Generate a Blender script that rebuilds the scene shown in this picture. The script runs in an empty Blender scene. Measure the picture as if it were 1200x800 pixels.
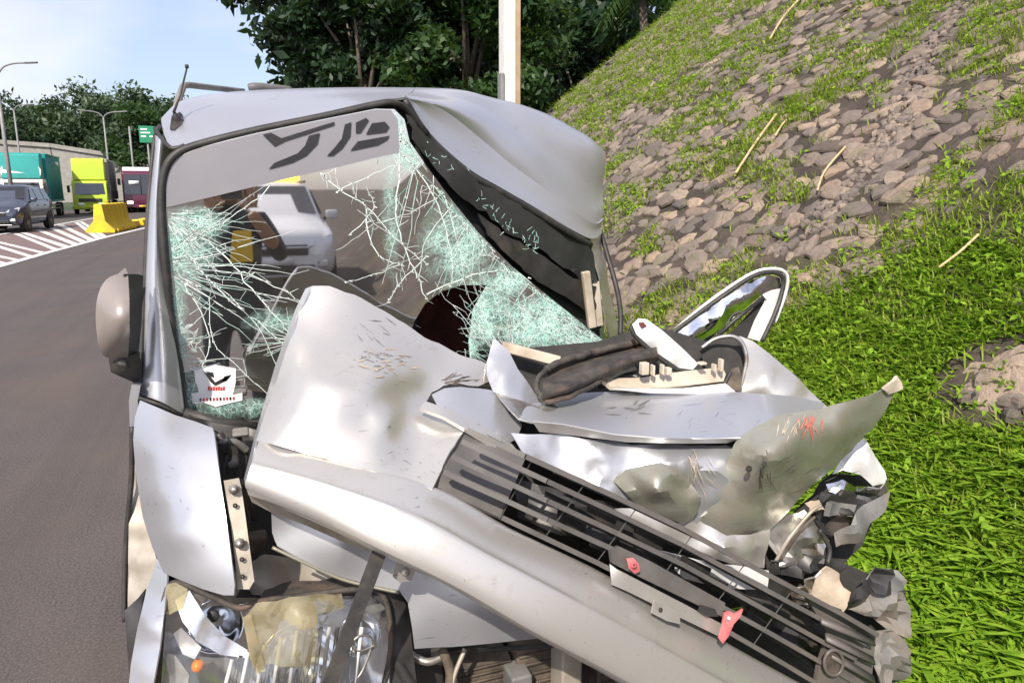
import bpy, bmesh, math, random
import numpy as np
from mathutils import Vector, Matrix, noise
from mathutils.geometry import delaunay_2d_cdt

R = math.radians
random.seed(7); RNG = np.random.default_rng(7)
SC = bpy.context.scene
COL = SC.collection

# ---------------------------------------------------------------- camera
CAM_Z, YAW, PITCH, FPX = 1.6, R(20), R(11.75), 866.7
cam = bpy.data.objects.new('camera', bpy.data.cameras.new('camera'))
COL.objects.link(cam)
cam.location = (0, 0, CAM_Z); cam.rotation_euler = (R(90) - PITCH, 0, -YAW)
cam.data.sensor_width = 36; cam.data.lens = 26; cam.data.clip_start = 0.05; cam.data.clip_end = 3000
SC.camera = cam

# ---------------------------------------------------------------- world, sun, exposure
SUN_EL, SUN_AZ = R(43), R(214)          # azimuth clockwise from +Y; sun stands behind the camera, to the left
w = bpy.data.worlds.new('World'); SC.world = w; w.use_nodes = True
nt = w.node_tree; nt.nodes.clear()
def wn(t, **k):
    n = nt.nodes.new(t)
    for a, b in k.items(): setattr(n, a, b)
    return n
sky = wn('ShaderNodeTexSky', sky_type='NISHITA', sun_disc=False, sun_elevation=SUN_EL, sun_rotation=SUN_AZ,
         air_density=1.0, dust_density=2.0, ozone_density=4.5)
tc = wn('ShaderNodeTexCoord'); mp = wn('ShaderNodeMapping'); mp.inputs['Scale'].default_value = (1.0, 1.0, 2.0)
nz = wn('ShaderNodeTexNoise'); nz.inputs['Scale'].default_value = 2.6; nz.inputs['Detail'].default_value = 5; nz.inputs['Roughness'].default_value = .5
rp = wn('ShaderNodeValToRGB'); rp.color_ramp.elements[0].position = .40; rp.color_ramp.elements[1].position = .72; rp.color_ramp.elements[0].color = (.3, .3, .3, 1)
mx = wn('ShaderNodeMix', data_type='RGBA'); mx.inputs['B'].default_value = (7.0, 6.6, 7.2, 1)
mul = wn('ShaderNodeMath', operation='MULTIPLY'); mul.inputs[1].default_value = .8
bg = wn('ShaderNodeBackground'); bg.inputs['Strength'].default_value = .15
wo = wn('ShaderNodeOutputWorld')
L = nt.links.new
L(tc.outputs['Generated'], mp.inputs['Vector']); L(mp.outputs['Vector'], nz.inputs['Vector']); L(nz.outputs['Fac'], rp.inputs['Fac'])
L(rp.outputs['Color'], mul.inputs[0]); L(mul.outputs[0], mx.inputs['Factor']); L(sky.outputs['Color'], mx.inputs['A'])
L(mx.outputs['Result'], bg.inputs['Color']); L(bg.outputs['Background'], wo.inputs['Surface'])
sl = bpy.data.lights.new('sun', 'SUN'); sl.energy = 5.0; sl.angle = R(.6); sl.color = (1, .91, .78)
sun = bpy.data.objects.new('sun', sl); COL.objects.link(sun)
sd = Vector((math.sin(SUN_AZ) * math.cos(SUN_EL), math.cos(SUN_AZ) * math.cos(SUN_EL), math.sin(SUN_EL)))
sun.rotation_euler = sd.to_track_quat('Z', 'Y').to_euler()
SC.view_settings.view_transform = 'Standard'; SC.view_settings.look = 'None'
SC.view_settings.exposure = .28; SC.view_settings.gamma = 1; SC.view_settings.use_curve_mapping = False
SC.render.engine = 'CYCLES'
SC.cycles.max_bounces = 8; SC.cycles.transparent_max_bounces = 12

# ---------------------------------------------------------------- rays: a sight line meets the upright plane Y = y in the place
def ray(px, py):
    a = (px - 600) / FPX; v = (400 - py) / FPX
    f = math.cos(PITCH) + math.sin(PITCH) * v; u = -math.sin(PITCH) + math.cos(PITCH) * v
    return Vector((a * math.cos(YAW) + f * math.sin(YAW), -a * math.sin(YAW) + f * math.cos(YAW), u))
def P(px, py, y):
    r = ray(px, py); k = y / r.y
    return Vector((r.x * k, y, CAM_Z + r.z * k))
def PG(px, py, z=0.0):
    r = ray(px, py); k = (z - CAM_Z) / r.z
    return Vector((r.x * k, r.y * k, z))

# ---------------------------------------------------------------- materials
MATS = {}
class NB:
    def __init__(s, name):
        s.m = bpy.data.materials.new(name); s.m.use_nodes = True; s.t = s.m.node_tree; s.t.nodes.clear()
        s.out = s.n('ShaderNodeOutputMaterial'); MATS[name] = s.m
    def n(s, t, **k):
        o = s.t.nodes.new(t)
        for a, b in k.items():
            if a.startswith('i_'): o.inputs[a[2:].replace('_', ' ')].default_value = b
            else: setattr(o, a, b)
        return o
    def l(s, a, b): s.t.links.new(a, b)
    def pos(s):
        return s.n('ShaderNodeNewGeometry').outputs['Position']
    def obj(s):
        return s.n('ShaderNodeTexCoord').outputs['Object']
    def noise(s, vec, scale, detail=4, rough=.55, dist=0):
        o = s.n('ShaderNodeTexNoise'); o.inputs['Scale'].default_value = scale; o.inputs['Detail'].default_value = detail
        o.inputs['Roughness'].default_value = rough; o.inputs['Distortion'].default_value = dist
        s.l(vec, o.inputs['Vector']); return o.outputs['Fac']
    def ramp(s, fac, stops):
        o = s.n('ShaderNodeValToRGB'); e = o.color_ramp.elements
        while len(e) < len(stops): e.new(.5)
        for q, (p_, c) in zip(e, stops):
            q.position = p_; q.color = (c if hasattr(c, '__len__') else (c, c, c)) + ((1,) if not hasattr(c, '__len__') or len(c) == 3 else ())
        s.l(fac, o.inputs['Fac']); return o.outputs['Color']
    def mix(s, fac, a, b, blend='MIX'):
        o = s.n('ShaderNodeMix', data_type='RGBA', blend_type=blend)
        for k, x in (('Factor', fac), ('A', a), ('B', b)):
            if hasattr(x, 'is_linked') or hasattr(x, 'links'): s.l(x, o.inputs[k])
            else: o.inputs[k].default_value = (tuple(x) + (1,)) if hasattr(x, '__len__') and len(x) == 3 else x
        return o.outputs['Result']
    def bump(s, h, strength=.3, dist=.01):
        o = s.n('ShaderNodeBump'); o.inputs['Strength'].default_value = strength; o.inputs['Distance'].default_value = dist
        s.l(h, o.inputs['Height']); return o.outputs['Normal']
    def bsdf(s, color, rough=.6, metal=0, spec=.5, coat=0, normal=None, **k):
        b = s.n('ShaderNodeBsdfPrincipled')
        for key, x in (('Base Color', color), ('Roughness', rough), ('Metallic', metal), ('Specular IOR Level', spec), ('Coat Weight', coat)):
            if hasattr(x, 'links'): s.l(x, b.inputs[key])
            else: b.inputs[key].default_value = (tuple(x) + (1,)) if hasattr(x, '__len__') and len(x) == 3 else x
        for key, x in k.items(): b.inputs[key.replace('_', ' ')].default_value = x
        if normal is not None: s.l(normal, b.inputs['Normal'])
        s.b = b; s.l(b.outputs['BSDF'], s.out.inputs['Surface']); return b

def mottled(name, c1, c2, scale=8, rough=.6, metal=0, bump=.2, bscale=40, bd=.004, c3=None, spec=.5, coat=0, detail=5):
    q = NB(name); p = q.pos()
    f = q.ramp(q.noise(p, scale, detail, .6), [(.36, c1), (.64, c2)])
    if c3 is not None:
        f = q.mix(q.ramp(q.noise(p, scale * .37, 4, .6, .5), [(.52, 0.), (.66, .8)]), f, c3)
    q.bsdf(f, rough, metal, spec, coat, q.bump(q.noise(p, bscale, 4), bump, bd) if bump else None); return q.m

def car_paint(name, c1, c2, dirt=(.23, .17, .11), lo=.56, hi=.74, dmax=.55, metal=.70, rough=.37):
    q = NB(name); p = q.pos()
    base = q.mix(q.noise(p, 1.7, 2), c1, c2)
    d = q.ramp(q.noise(p, 17, 8, .72, .4), [(lo, 0.), (hi, dmax)])
    specks = q.ramp(q.noise(p, 150, 2, .5), [(.70, 0.), (.76, .4)])
    st = q.n('ShaderNodeMapping'); st.inputs['Rotation'].default_value = (0, .6, .2); st.inputs['Scale'].default_value = (8, 60, 160); q.l(p, st.inputs['Vector'])
    scr = q.ramp(q.noise(st.outputs['Vector'], 1.0, 2, .5), [(.68, 0.), (.74, .5)])
    patch = q.ramp(q.noise(p, 3.1, 2), [(.5, 0.), (.6, 1.)])
    scr = q.mix(1.0, scr, patch, 'MULTIPLY')
    c = q.mix(d, base, dirt); c = q.mix(specks, c, tuple(x * .8 for x in dirt)); c = q.mix(scr, c, (.09, .08, .075))
    rg = q.ramp(d, [(0., rough), (.5, .6)])
    q.bsdf(c, rg, metal, .5, .35, q.bump(q.noise(p, 14, 3), .05, .006), **{'Coat_Roughness': .12}); return q.m

car_paint('silver_paint', (.48, .488, .52), (.56, .568, .60), lo=.60, hi=.8, dmax=.4)
car_paint('silver_dirty_ground_reflect', (.57, .55, .525), (.66, .637, .605), lo=.56, hi=.76, dmax=.45, rough=.34)  # dirty silver; its warm base paints in the sunlit ground's reflection
car_paint('silver_olive_reflect', (.30, .30, .255), (.40, .395, .335), lo=.46, hi=.7, dmax=.55, metal=.6, rough=.40)  # olive base paints in the reflected grass, with heavier dirt on top
mottled('bare_metal', (.45, .43, .40), (.62, .6, .57), 20, .34, .85, .15, 60, c3=(.25, .17, .1))
mottled('primer_metal', (.34, .30, .25), (.46, .42, .36), 9, .5, .35, .2, 40, c3=(.20, .14, .09))
mottled('beige_plastic', (.40, .34, .27), (.52, .46, .38), 12, .5, 0, .2, 50, c3=(.22, .16, .1))
mottled('black_plastic', (.018, .018, .019), (.038, .036, .036), 14, .42, 0, .25, 120, .001, c3=(.075, .063, .052))
mottled('grille_plastic', (.085, .08, .078), (.125, .115, .11), 10, .42, 0, .2, 160, .001, c3=(.12, .10, .085))
mottled('grey_plastic', (.10, .10, .10), (.17, .165, .16), 9, .5, 0, .3, 60, c3=(.24, .20, .16))
mottled('rubber', (.02, .019, .019), (.036, .034, .033), 30, .55, 0, .2, 80, c3=(.058, .05, .046))
mottled('dirty_rubber', (.022, .02, .02), (.07, .06, .052), 22, .72, 0, .6, 70, .004, c3=(.13, .085, .065))
mottled('dusty_part', (.05, .04, .032), (.14, .108, .08), 16, .85, 0, .7, 60, .004, c3=(.04, .035, .03))
mottled('sand_dirt', (.34, .27, .20), (.50, .42, .33), 12, .9, 0, .6, 60, .004)
mottled('void_shade', (.018, .017, .017), (.04, .037, .034), 12, .9, 0, .2)  # near-black stands in for shade inside gaps, holes and the engine bay
mottled('dark_trim', (.02, .021, .024), (.035, .036, .04), 12, .55, 0, .25, 150, .001)
mottled('maroon_fabric', (.07, .016, .014), (.12, .03, .022), 15, .9, 0, .4, 180, .002)
mottled('brown_fabric', (.14, .085, .045), (.2, .13, .07), 12, .9, 0, .3)
mottled('headliner', (.42, .40, .37), (.5, .48, .45), 12, .9, 0, .2)
mottled('white_trim', (.60, .60, .61), (.70, .695, .69), 14, .35, 0, .05, c3=(.55, .50, .45))
mottled('lamp_silver', (.66, .67, .70), (.78, .79, .81), 6, .14, .8, .05)
mottled('mirror_taupe', (.27, .235, .215), (.34, .30, .275), 5, .34, .35, .05)
mottled('chrome', (.72, .73, .75), (.85, .85, .86), 5, .1, 1.0, 0)
mottled('amber_plastic', (.85, .22, .02), (.9, .28, .03), 8, .3, 0, 0)
mottled('red_tag', (.42, .09, .10), (.55, .2, .2), 22, .5, 0, .2)
mottled('paper_white', (.78, .78, .78), (.84, .83, .83), 10, .5, 0, 0)
mottled('ink_black', (.015, .015, .018), (.03, .03, .03), 9, .5, 0, 0)
mottled('ink_red', (.6, .03, .03), (.5, .02, .02), 9, .5, 0, 0)
mottled('red_scuff', (.55, .05, .04), (.62, .2, .15), 60, .5, 0, 0)
mottled('steel_bolt', (.36, .33, .3), (.5, .47, .43), 40, .4, .8, .2)
def crazed_tint(name, trans, gloss_col, gl, rough=.015, dust=.05, dustcol=(.5, .48, .45), dscale=6):
    q = NB(name); p = q.pos()
    tr = q.n('ShaderNodeBsdfTransparent'); tr.inputs['Color'].default_value = trans + (1,)
    g = q.n('ShaderNodeBsdfGlossy'); g.inputs['Color'].default_value = gloss_col + (1,); g.inputs['Roughness'].default_value = rough
    lw = q.n('ShaderNodeFresnel'); lw.inputs['IOR'].default_value = 1.5
    mm = q.n('ShaderNodeMath', operation='ADD', use_clamp=True); mm.inputs[1].default_value = gl; q.l(lw.outputs['Fac'], mm.inputs[0])
    m1 = q.n('ShaderNodeMixShader'); q.l(mm.outputs[0], m1.inputs['Fac']); q.l(tr.outputs[0], m1.inputs[1]); q.l(g.outputs[0], m1.inputs[2])
    d = q.n('ShaderNodeBsdfDiffuse'); d.inputs['Color'].default_value = dustcol + (1,)
    fac = q.ramp(q.noise(p, dscale, 6, .65), [(.3, dust * .3), (.75, dust * 1.7)])
    m2 = q.n('ShaderNodeMixShader'); q.l(fac, m2.inputs['Fac']); q.l(m1.outputs[0], m2.inputs[1]); q.l(d.outputs[0], m2.inputs[2])
    q.l(m2.outputs[0], q.out.inputs['Surface']); return q.m
crazed_tint('windscreen_glass', (.22, .30, .36), (.97, .96, .95), .70, .02, .03)
crazed_tint('tinted_glass', (.05, .06, .06), (.9, .9, .9), .10, .03)
crazed_tint('clear_lens', (.9, .92, .93), (.95, .95, .95), .06, .04, .06)
crazed_tint('yellow_tape', (.82, .74, .50), (.9, .87, .75), .10, .16, .26, (.58, .50, .30), 9)
crazed_tint('car_glass', (.03, .035, .04), (.9, .9, .9), .08, .03, 0.02)
def crazed_patch():
    q = NB('crazed_glass'); p = q.pos()
    tr = q.n('ShaderNodeBsdfTransparent')
    d = q.n('ShaderNodeBsdfPrincipled'); d.inputs['Roughness'].default_value = .25
    nd = q.n('ShaderNodeTexNoise'); nd.inputs['Scale'].default_value = 22; nd.inputs['Detail'].default_value = 4; q.l(p, nd.inputs['Vector'])
    pv = q.n('ShaderNodeVectorMath', operation='MULTIPLY_ADD'); pv.inputs[1].default_value = (.035, .035, .035); q.l(nd.outputs['Color'], pv.inputs[0]); q.l(p, pv.inputs[2])
    tot = None
    for (px, py, rx, rz, amt) in CRAZE:
        c = P(px, py, 2.08); v = q.n('ShaderNodeVectorMath', operation='SUBTRACT'); v.inputs[1].default_value = c; q.l(pv.outputs[0], v.inputs[0])
        sc = q.n('ShaderNodeVectorMath', operation='MULTIPLY'); sc.inputs[1].default_value = (1 / rx, 0, 1 / rz); q.l(v.outputs[0], sc.inputs[0])
        ln = q.n('ShaderNodeVectorMath', operation='LENGTH'); q.l(sc.outputs[0], ln.inputs[0])
        f = q.ramp(ln.outputs['Value'], [(.25, amt), (1., 0.)])
        tot = f if tot is None else q.mix(1., tot, f, 'LIGHTEN')
    tot = q.mix(1., tot, q.ramp(q.noise(p, 17, 5, .7), [(.36, .15), (.58, 1.)]), 'MULTIPLY')
    web = None
    for sc, th in ((58, .11), (125, .15), (240, .17)):
        v = q.n('ShaderNodeTexVoronoi', feature='DISTANCE_TO_EDGE'); v.inputs['Scale'].default_value = sc; q.l(pv.outputs[0], v.inputs['Vector'])
        f = q.ramp(v.outputs['Distance'], [(th * .3, 1.), (th, .0)]); web = f if web is None else q.mix(.75, web, f, 'ADD')
    web = q.mix(.18, web, (1, 1, 1), 'ADD')
    fac = q.mix(1., tot, web, 'MULTIPLY')
    q.l(q.mix(q.noise(p, 70, 3), (.17, .52, .44), (.76, .91, .86)), d.inputs['Base Color'])
    m = q.n('ShaderNodeMixShader'); q.l(fac, m.inputs['Fac']); q.l(tr.outputs[0], m.inputs[1]); q.l(d.outputs[0], m.inputs[2])
    q.l(m.outputs[0], q.out.inputs['Surface'])
CRAZE = [(208, 285, .13, .09, .62), (206, 370, .05, .22, .6), (232, 255, .10, .05, .7), (640, 372, .17, .10, 1.), (570, 360, .11, .12, 1.), (552, 395, .05, .07, 1.), (690, 395, .09, .05, 1.), (470, 150, .04, .07, .9), (486, 172, .05, .05, .8), (335, 368, .10, .04, .35), (540, 280, .12, .14, .55), (600, 320, .1, .06, .8), (228, 455, .08, .05, .7), (465, 240, .03, .22, .35), (290, 470, .14, .03, .5)]
crazed_patch()
mottled('crack_white', (.66, .80, .77), (.86, .92, .90), 60, .35, 0, 0)
mottled('crack_green', (.30, .62, .54), (.62, .82, .76), 50, .35, 0, 0)
mottled('sunstrip', (.24, .235, .26), (.27, .265, .29), 4, .38, .1, .03)
mottled('sunstrip_dark', (.028, .028, .03), (.05, .05, .052), 6, .22, 0, .1, 30)

# ---------------------------------------------------------------- mesh helpers
BASE = {}; EV = {}
def tag(o, label=None, cat=None, group=None, kind=None):
    if label: o['label'] = label
    if cat: o['category'] = cat
    if group: o['group'] = group
    if kind: o['kind'] = kind
    return o
def empty(name, loc=(0, 0, 0), rz=0):
    o = bpy.data.objects.new(name, None); COL.objects.link(o); o.location = loc; o.rotation_euler = (0, 0, rz)
    o.empty_display_size = .2; BASE[o] = Vector(loc); return o
def link(name, me, mat, parent=None, world=True, smooth=True):
    o = bpy.data.objects.new(name, me); COL.objects.link(o)
    if mat: me.materials.append(MATS[mat] if isinstance(mat, str) else mat)
    if smooth and len(me.polygons): me.polygons.foreach_set('use_smooth', [True] * len(me.polygons))
    if parent:
        o.parent = parent
        root = parent
        if world and parent in BASE: o.matrix_parent_inverse = Matrix.Translation(-BASE[parent])
    return o
def mesh_np(name, v, f):
    me = bpy.data.meshes.new(name); v = np.asarray(v, dtype=np.float32); f = np.asarray(f, dtype=np.int32); k = f.shape[1]
    me.vertices.add(len(v)); me.vertices.foreach_set('co', v.ravel())
    me.loops.add(f.size); me.loops.foreach_set('vertex_index', f.ravel())
    me.polygons.add(len(f)); me.polygons.foreach_set('loop_start', np.arange(0, f.size, k, dtype=np.int32))
    me.polygons.foreach_set('loop_total', np.full(len(f), k, dtype=np.int32)); me.update(calc_edges=True); return me
def solid(o, t, off=-1):
    m = o.modifiers.new('thickness', 'SOLIDIFY'); m.thickness = t; m.offset = off; m.use_even_offset = False
    e = o.modifiers.new('edges', 'EDGE_SPLIT'); e.split_angle = R(27); return o
def bevel(o, wd, seg=2, ang=35):
    m = o.modifiers.new('bevel', 'BEVEL'); m.width = wd; m.segments = seg; m.limit_method = 'ANGLE'; m.angle_limit = R(ang)
    o.data.polygons.foreach_set('use_smooth', [False] * len(o.data.polygons))
    for p in o.data.polygons: p.use_smooth = True
    m2 = o.modifiers.new('normals', 'WEIGHTED_NORMAL'); m2.keep_sharp = True
    return o
class MB:
    def __init__(s): s.v = []; s.f = []
    def add(s, vs, fs):
        b = len(s.v); s.v += [tuple(x) for x in vs]; s.f += [tuple(i + b for i in q) for q in fs]; return s
    def box(s, a, b):
        (x0, y0, z0), (x1, y1, z1) = a, b
        return s.add([(x0, y0, z0), (x1, y0, z0), (x1, y1, z0), (x0, y1, z0), (x0, y0, z1), (x1, y0, z1), (x1, y1, z1), (x0, y1, z1)],
                     [(0, 3, 2, 1), (4, 5, 6, 7), (0, 1, 5, 4), (1, 2, 6, 5), (2, 3, 7, 6), (3, 0, 4, 7)])
    def bar(s, p, q, wd, h, up=(0, 0, 1)):
        p, q, up = Vector(p), Vector(q), Vector(up); d = (q - p).normalized(); x = d.cross(up).normalized() * wd / 2; y = x.cross(d).normalized() * h / 2
        vs = [c + i * x + j * y for c in (p, q) for i, j in ((-1, -1), (1, -1), (1, 1), (-1, 1))]
        return s.add(vs, [(0, 1, 2, 3), (7, 6, 5, 4), (0, 4, 5, 1), (1, 5, 6, 2), (2, 6, 7, 3), (3, 7, 4, 0)])
    def tube(s, pts, r, n=8, cap=True):
        pts = [Vector(p) for p in pts]; rs = r if hasattr(r, '__len__') else [r] * len(pts); vs = []; prev = None
        for i, p in enumerate(pts):
            d = (pts[min(i + 1, len(pts) - 1)] - pts[max(i - 1, 0)]).normalized()
            if prev is None: prev = d.orthogonal().normalized()
            x = (prev - d * prev.dot(d)).normalized(); prev = x; y = d.cross(x)
            vs += [p + (x * math.cos(a) + y * math.sin(a)) * rs[i] for a in [k * 2 * math.pi / n for k in range(n)]]
        fs = [(i * n + k, i * n + (k + 1) % n, (i + 1) * n + (k + 1) % n, (i + 1) * n + k) for i in range(len(pts) - 1) for k in range(n)]
        if cap: fs += [tuple(range(n - 1, -1, -1)), tuple(range((len(pts) - 1) * n, len(pts) * n))]
        return s.add(vs, fs)
    def prism(s, poly, vec):
        vec = Vector(vec); n = len(poly); a = [Vector(p) for p in poly]; b = [p + vec for p in a]
        return s.add(a + b, [tuple(range(n - 1, -1, -1)), tuple(range(n, 2 * n))] + [(i, (i + 1) % n, n + (i + 1) % n, n + i) for i in range(n)])
    def lathe(s, c, axis, prof, n=20):
        c = Vector(c); ax = Vector(axis).normalized(); x = ax.orthogonal().normalized(); y = ax.cross(x); vs = []
        for (r_, h) in prof: vs += [c + ax * h + (x * math.cos(k * 2 * math.pi / n) + y * math.sin(k * 2 * math.pi / n)) * r_ for k in range(n)]
        return s.add(vs, [(i * n + k, i * n + (k + 1) % n, (i + 1) * n + (k + 1) % n, (i + 1) * n + k) for i in range(len(prof) - 1) for k in range(n)])
    def grid(s, g):
        nu, nv = len(g), len(g[0]); return s.add([p for r_ in g for p in r_], [(i * nv + j, i * nv + j + 1, (i + 1) * nv + j + 1, (i + 1) * nv + j) for i in range(nu - 1) for j in range(nv - 1)])
    def build(s, name, mat, parent=None, world=True, smooth=True, fixn=True):
        me = bpy.data.meshes.new(name); me.from_pydata(s.v, [], s.f)
        if fixn:
            bm = bmesh.new(); bm.from_mesh(me); bmesh.ops.recalc_face_normals(bm, faces=bm.faces); bm.to_mesh(me); bm.free()
        return link(name, me, mat, parent, world, smooth)
def catmull(pts, n, closed=False):
    pts = [np.array(p, float) for p in pts]; out = []; m = len(pts)
    for i in range(m if closed else m - 1):
        g = lambda k: pts[k % m] if closed else pts[min(max(k, 0), m - 1)]
        a, b, c, d = g(i - 1), g(i), g(i + 1), g(i + 2)
        for t in np.linspace(0, 1, n, endpoint=False):
            out.append(.5 * ((2 * b) + (c - a) * t + (2 * a - 5 * b + 4 * c - d) * t * t + (3 * b - a - 3 * c + d) * t ** 3))
    if not closed: out.append(pts[-1])
    return out
def smooth_grid(rows, nu, nv):
    r1 = [catmull(r_, nv) for r_ in rows]
    cols = [catmull([r_[j] for r_ in r1], nu) for j in range(len(r1[0]))]
    return [[Vector(cols[j][i]) for j in range(len(cols))] for i in range(len(cols[0]))]
def tps(ctrl):
    c = np.array([(x / 100, y / 100) for x, y, _ in ctrl]); z = np.array([q[2] for q in ctrl]); n = len(c)
    d = np.linalg.norm(c[:, None] - c[None], axis=2); K = np.where(d > 0, d * d * np.log(d + 1e-12), 0) + np.eye(n) * 1e-3
    A = np.zeros((n + 3, n + 3)); A[:n, :n] = K; A[:n, n] = 1; A[:n, n + 1:] = c; A[n, :n] = 1; A[n + 1:, :n] = c.T
    wts = np.linalg.solve(A, np.r_[z, 0, 0, 0])
    def ev(x, y):
        dd = np.hypot(c[:, 0] - x / 100, c[:, 1] - y / 100); k = np.where(dd > 0, dd * dd * np.log(dd + 1e-12), 0)
        return float(k @ wts[:n] + wts[n] + wts[n + 1] * x / 100 + wts[n + 2] * y / 100)
    return ev
def sheet(name, outline, mat, parent, inner=(), step=12, th=.004, dent=0., dscale=6, seed=0, curve=0, crumple=0., cscale=9, jag=0., holes=()):
    """A bent metal or plastic panel: an outline with its own distance at every corner, a smooth surface between, dents and a thickness."""
    ol = [tuple(p) for p in outline]
    ev = tps(ol + [tuple(p) for p in inner])
    o2 = [(float(q[0]), float(q[1])) for q in (catmull([p[:2] for p in ol], curve, True) if curve else ol)]
    dense = []
    for i, p in enumerate(o2):
        q = o2[(i + 1) % len(o2)]; n = max(1, int(math.hypot(q[0] - p[0], q[1] - p[1]) / step))
        for k in range(n):
            t = k / n; x, y = p[0] + (q[0] - p[0]) * t, p[1] + (q[1] - p[1]) * t
            if jag and k: 
                x += jag * noise.noise(Vector((x * .09, y * .09, seed))); y += jag * noise.noise(Vector((x * .09, y * .09, seed + 5)))
            dense.append((x, y))
    n = len(dense); ed = [(i, (i + 1) % n) for i in range(n)]
    A = np.array(dense)
    x0, y0 = A.min(0); x1, y1 = A.max(0); pts = []
    def inside(x, y):
        c = False; j = n - 1
        for i in range(n):
            (xa, ya), (xb, yb) = dense[i], dense[j]
            if (ya > y) != (yb > y) and x < (xb - xa) * (y - ya) / (yb - ya) + xa: c = not c
            j = i
        return c
    rr = random.Random(seed + 11); yy = y0 + step * .5; row = 0
    while yy < y1:
        xx = x0 + (step * .5 if row % 2 else 0)
        while xx < x1:
            x, y = xx + rr.uniform(-.2, .2) * step, yy + rr.uniform(-.2, .2) * step
            if inside(x, y) and np.min(np.hypot(A[:, 0] - x, A[:, 1] - y)) > step * .45: pts.append((x, y))
            xx += step
        yy += step * .87; row += 1
    allp = [Vector(p) for p in dense + pts]
    fs_in = [list(range(n))]
    vv, _, ff, *_ = delaunay_2d_cdt(allp, ed, [], 1, 1e-4)
    out = []
    for q in vv:
        y = ev(q.x, q.y); p = P(q.x, q.y, y)
        if dent: p.y += dent * noise.noise(p * dscale + Vector((seed, 0, 0)))
        if crumple:
            h = abs(noise.noise(p * cscale + Vector((0, seed, 3)))) + .5 * abs(noise.noise(p * cscale * 2.1 + Vector((seed, 2, 0))))
            p.y += crumple * (h - .3)
        out.append(p)
    me = bpy.data.meshes.new(name); me.from_pydata(out, [], [tuple(q) for q in ff])
    bm = bmesh.new(); bm.from_mesh(me)
    bmesh.ops.recalc_face_normals(bm, faces=bm.faces)
    bm.normal_update()
    if sum((q.normal.y * q.calc_area()) for q in bm.faces) > 0: bmesh.ops.reverse_faces(bm, faces=bm.faces)
    bm.to_mesh(me); bm.free()
    def depth(x, y):
        q_ = P(x, y, ev(x, y)); return q_.y + (dent * noise.noise(q_ * dscale + Vector((seed, 0, 0))) if dent else 0)
    EV[name] = depth
    o = link(name, me, mat, parent)
    if th: solid(o, th)
    return o
# ================================================================ the setting
q = NB('asphalt'); p = q.pos()
c = q.ramp(q.noise(p, 1.1, 6, .6), [(.3, (.056, .049, .047)), (.7, (.074, .064, .061))])
c = q.mix(q.ramp(q.noise(p, 95, 3, .7), [(.42, 0.), (.68, .75)]), c, (.15, .125, .12))
c = q.mix(q.ramp(q.noise(p, .45, 5, .6, 1.2), [(.52, 0.), (.70, 0.45)]), c, (.12, .09, .075))
st_ = q.n('ShaderNodeMapping'); st_.inputs['Scale'].default_value = (2.2, .07, 1); q.l(p, st_.inputs['Vector'])
c = q.mix(q.ramp(q.noise(st_.outputs['Vector'], 1.0, 5, .6), [(.50, 0.), (.72, .35)]), c, (.04, .035, .034))
q.bsdf(c, .85, 0, .35, 0, q.bump(q.noise(p, 130, 3), .5, .004))
q = NB('road_paint'); p = q.pos()
c = q.ramp(q.noise(p, 5, 6, .7), [(.36, (.30, .28, .27)), (.52, (.66, .65, .63))]); q.bsdf(c, .7)
q = NB('red_road_paint'); p = q.pos()
c = q.ramp(q.noise(p, 3, 6, .7), [(.35, (.13, .095, .09)), (.6, (.19, .125, .115))]); q.bsdf(c, .75)
q = NB('soil'); p = q.pos()
c = q.ramp(q.noise(p, 2.2, 8, .65), [(.3, (.042, .034, .031)), (.5, (.07, .056, .049)), (.72, (.13, .10, .08))])
c = q.mix(q.ramp(q.noise(p, 1.3, 5, .6, .6), [(.55, 0.), (.68, .55)]), c, (.075, .085, .03))
q.bsdf(c, .95, 0, .2, 0, q.bump(q.noise(p, 30, 6), .8, .03))
q = NB('bare_earth'); p = q.pos()
c = q.ramp(q.noise(p, 6, 8, .65), [(.3, (.20, .15, .115)), (.7, (.36, .28, .225))]); q.bsdf(c, .95, 0, .2, 0, q.bump(q.noise(p, 40, 6), .8, .02))
q = NB('stone'); p = q.pos()
oi = q.n('ShaderNodeObjectInfo').outputs['Random']
at = q.n('ShaderNodeAttribute', attribute_name='tone'); c = q.ramp(at.outputs['Fac'], [(0., (.095, .072, .06)), (.35, (.17, .128, .104)), (.65, (.26, .193, .148)), (1., (.41, .305, .22))])
c = q.mix(q.ramp(oi, [(0., .0), (1., .5)]), c, (.17, .155, .15))
c = q.mix(q.ramp(q.noise(p, 22, 6, .7), [(.42, 0.), (.72, .65)]), c, (.10, .085, .075))
c = q.mix(q.ramp(q.noise(p, 4.3, 4, .6), [(.56, 0.), (.70, .5)]), c, (.12, .125, .06))
q.bsdf(c, .9, 0, .3, 0, q.bump(q.noise(p, 45, 6, .65), .7, .012))
def leafmat(name, stops, trans=.35, scale=3, rough=.5):
    q = NB(name); p = q.pos()
    c = q.ramp(q.noise(p, scale, 3, .7), stops)
    b = q.bsdf(c, rough, 0, .35)
    t = q.n('ShaderNodeBsdfTranslucent'); q.l(q.mix(.5, c, (.20, .34, .03)), t.inputs['Color'])
    m = q.n('ShaderNodeMixShader'); m.inputs['Fac'].default_value = trans
    q.l(b.outputs[0], m.inputs[1]); q.l(t.outputs[0], m.inputs[2]); q.l(m.outputs[0], q.out.inputs['Surface'])
leafmat('grass_green', [(.28, (.14, .28, .018)), (.5, (.27, .46, .03)), (.72, (.50, .64, .08))], .5, 26, .75)
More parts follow.
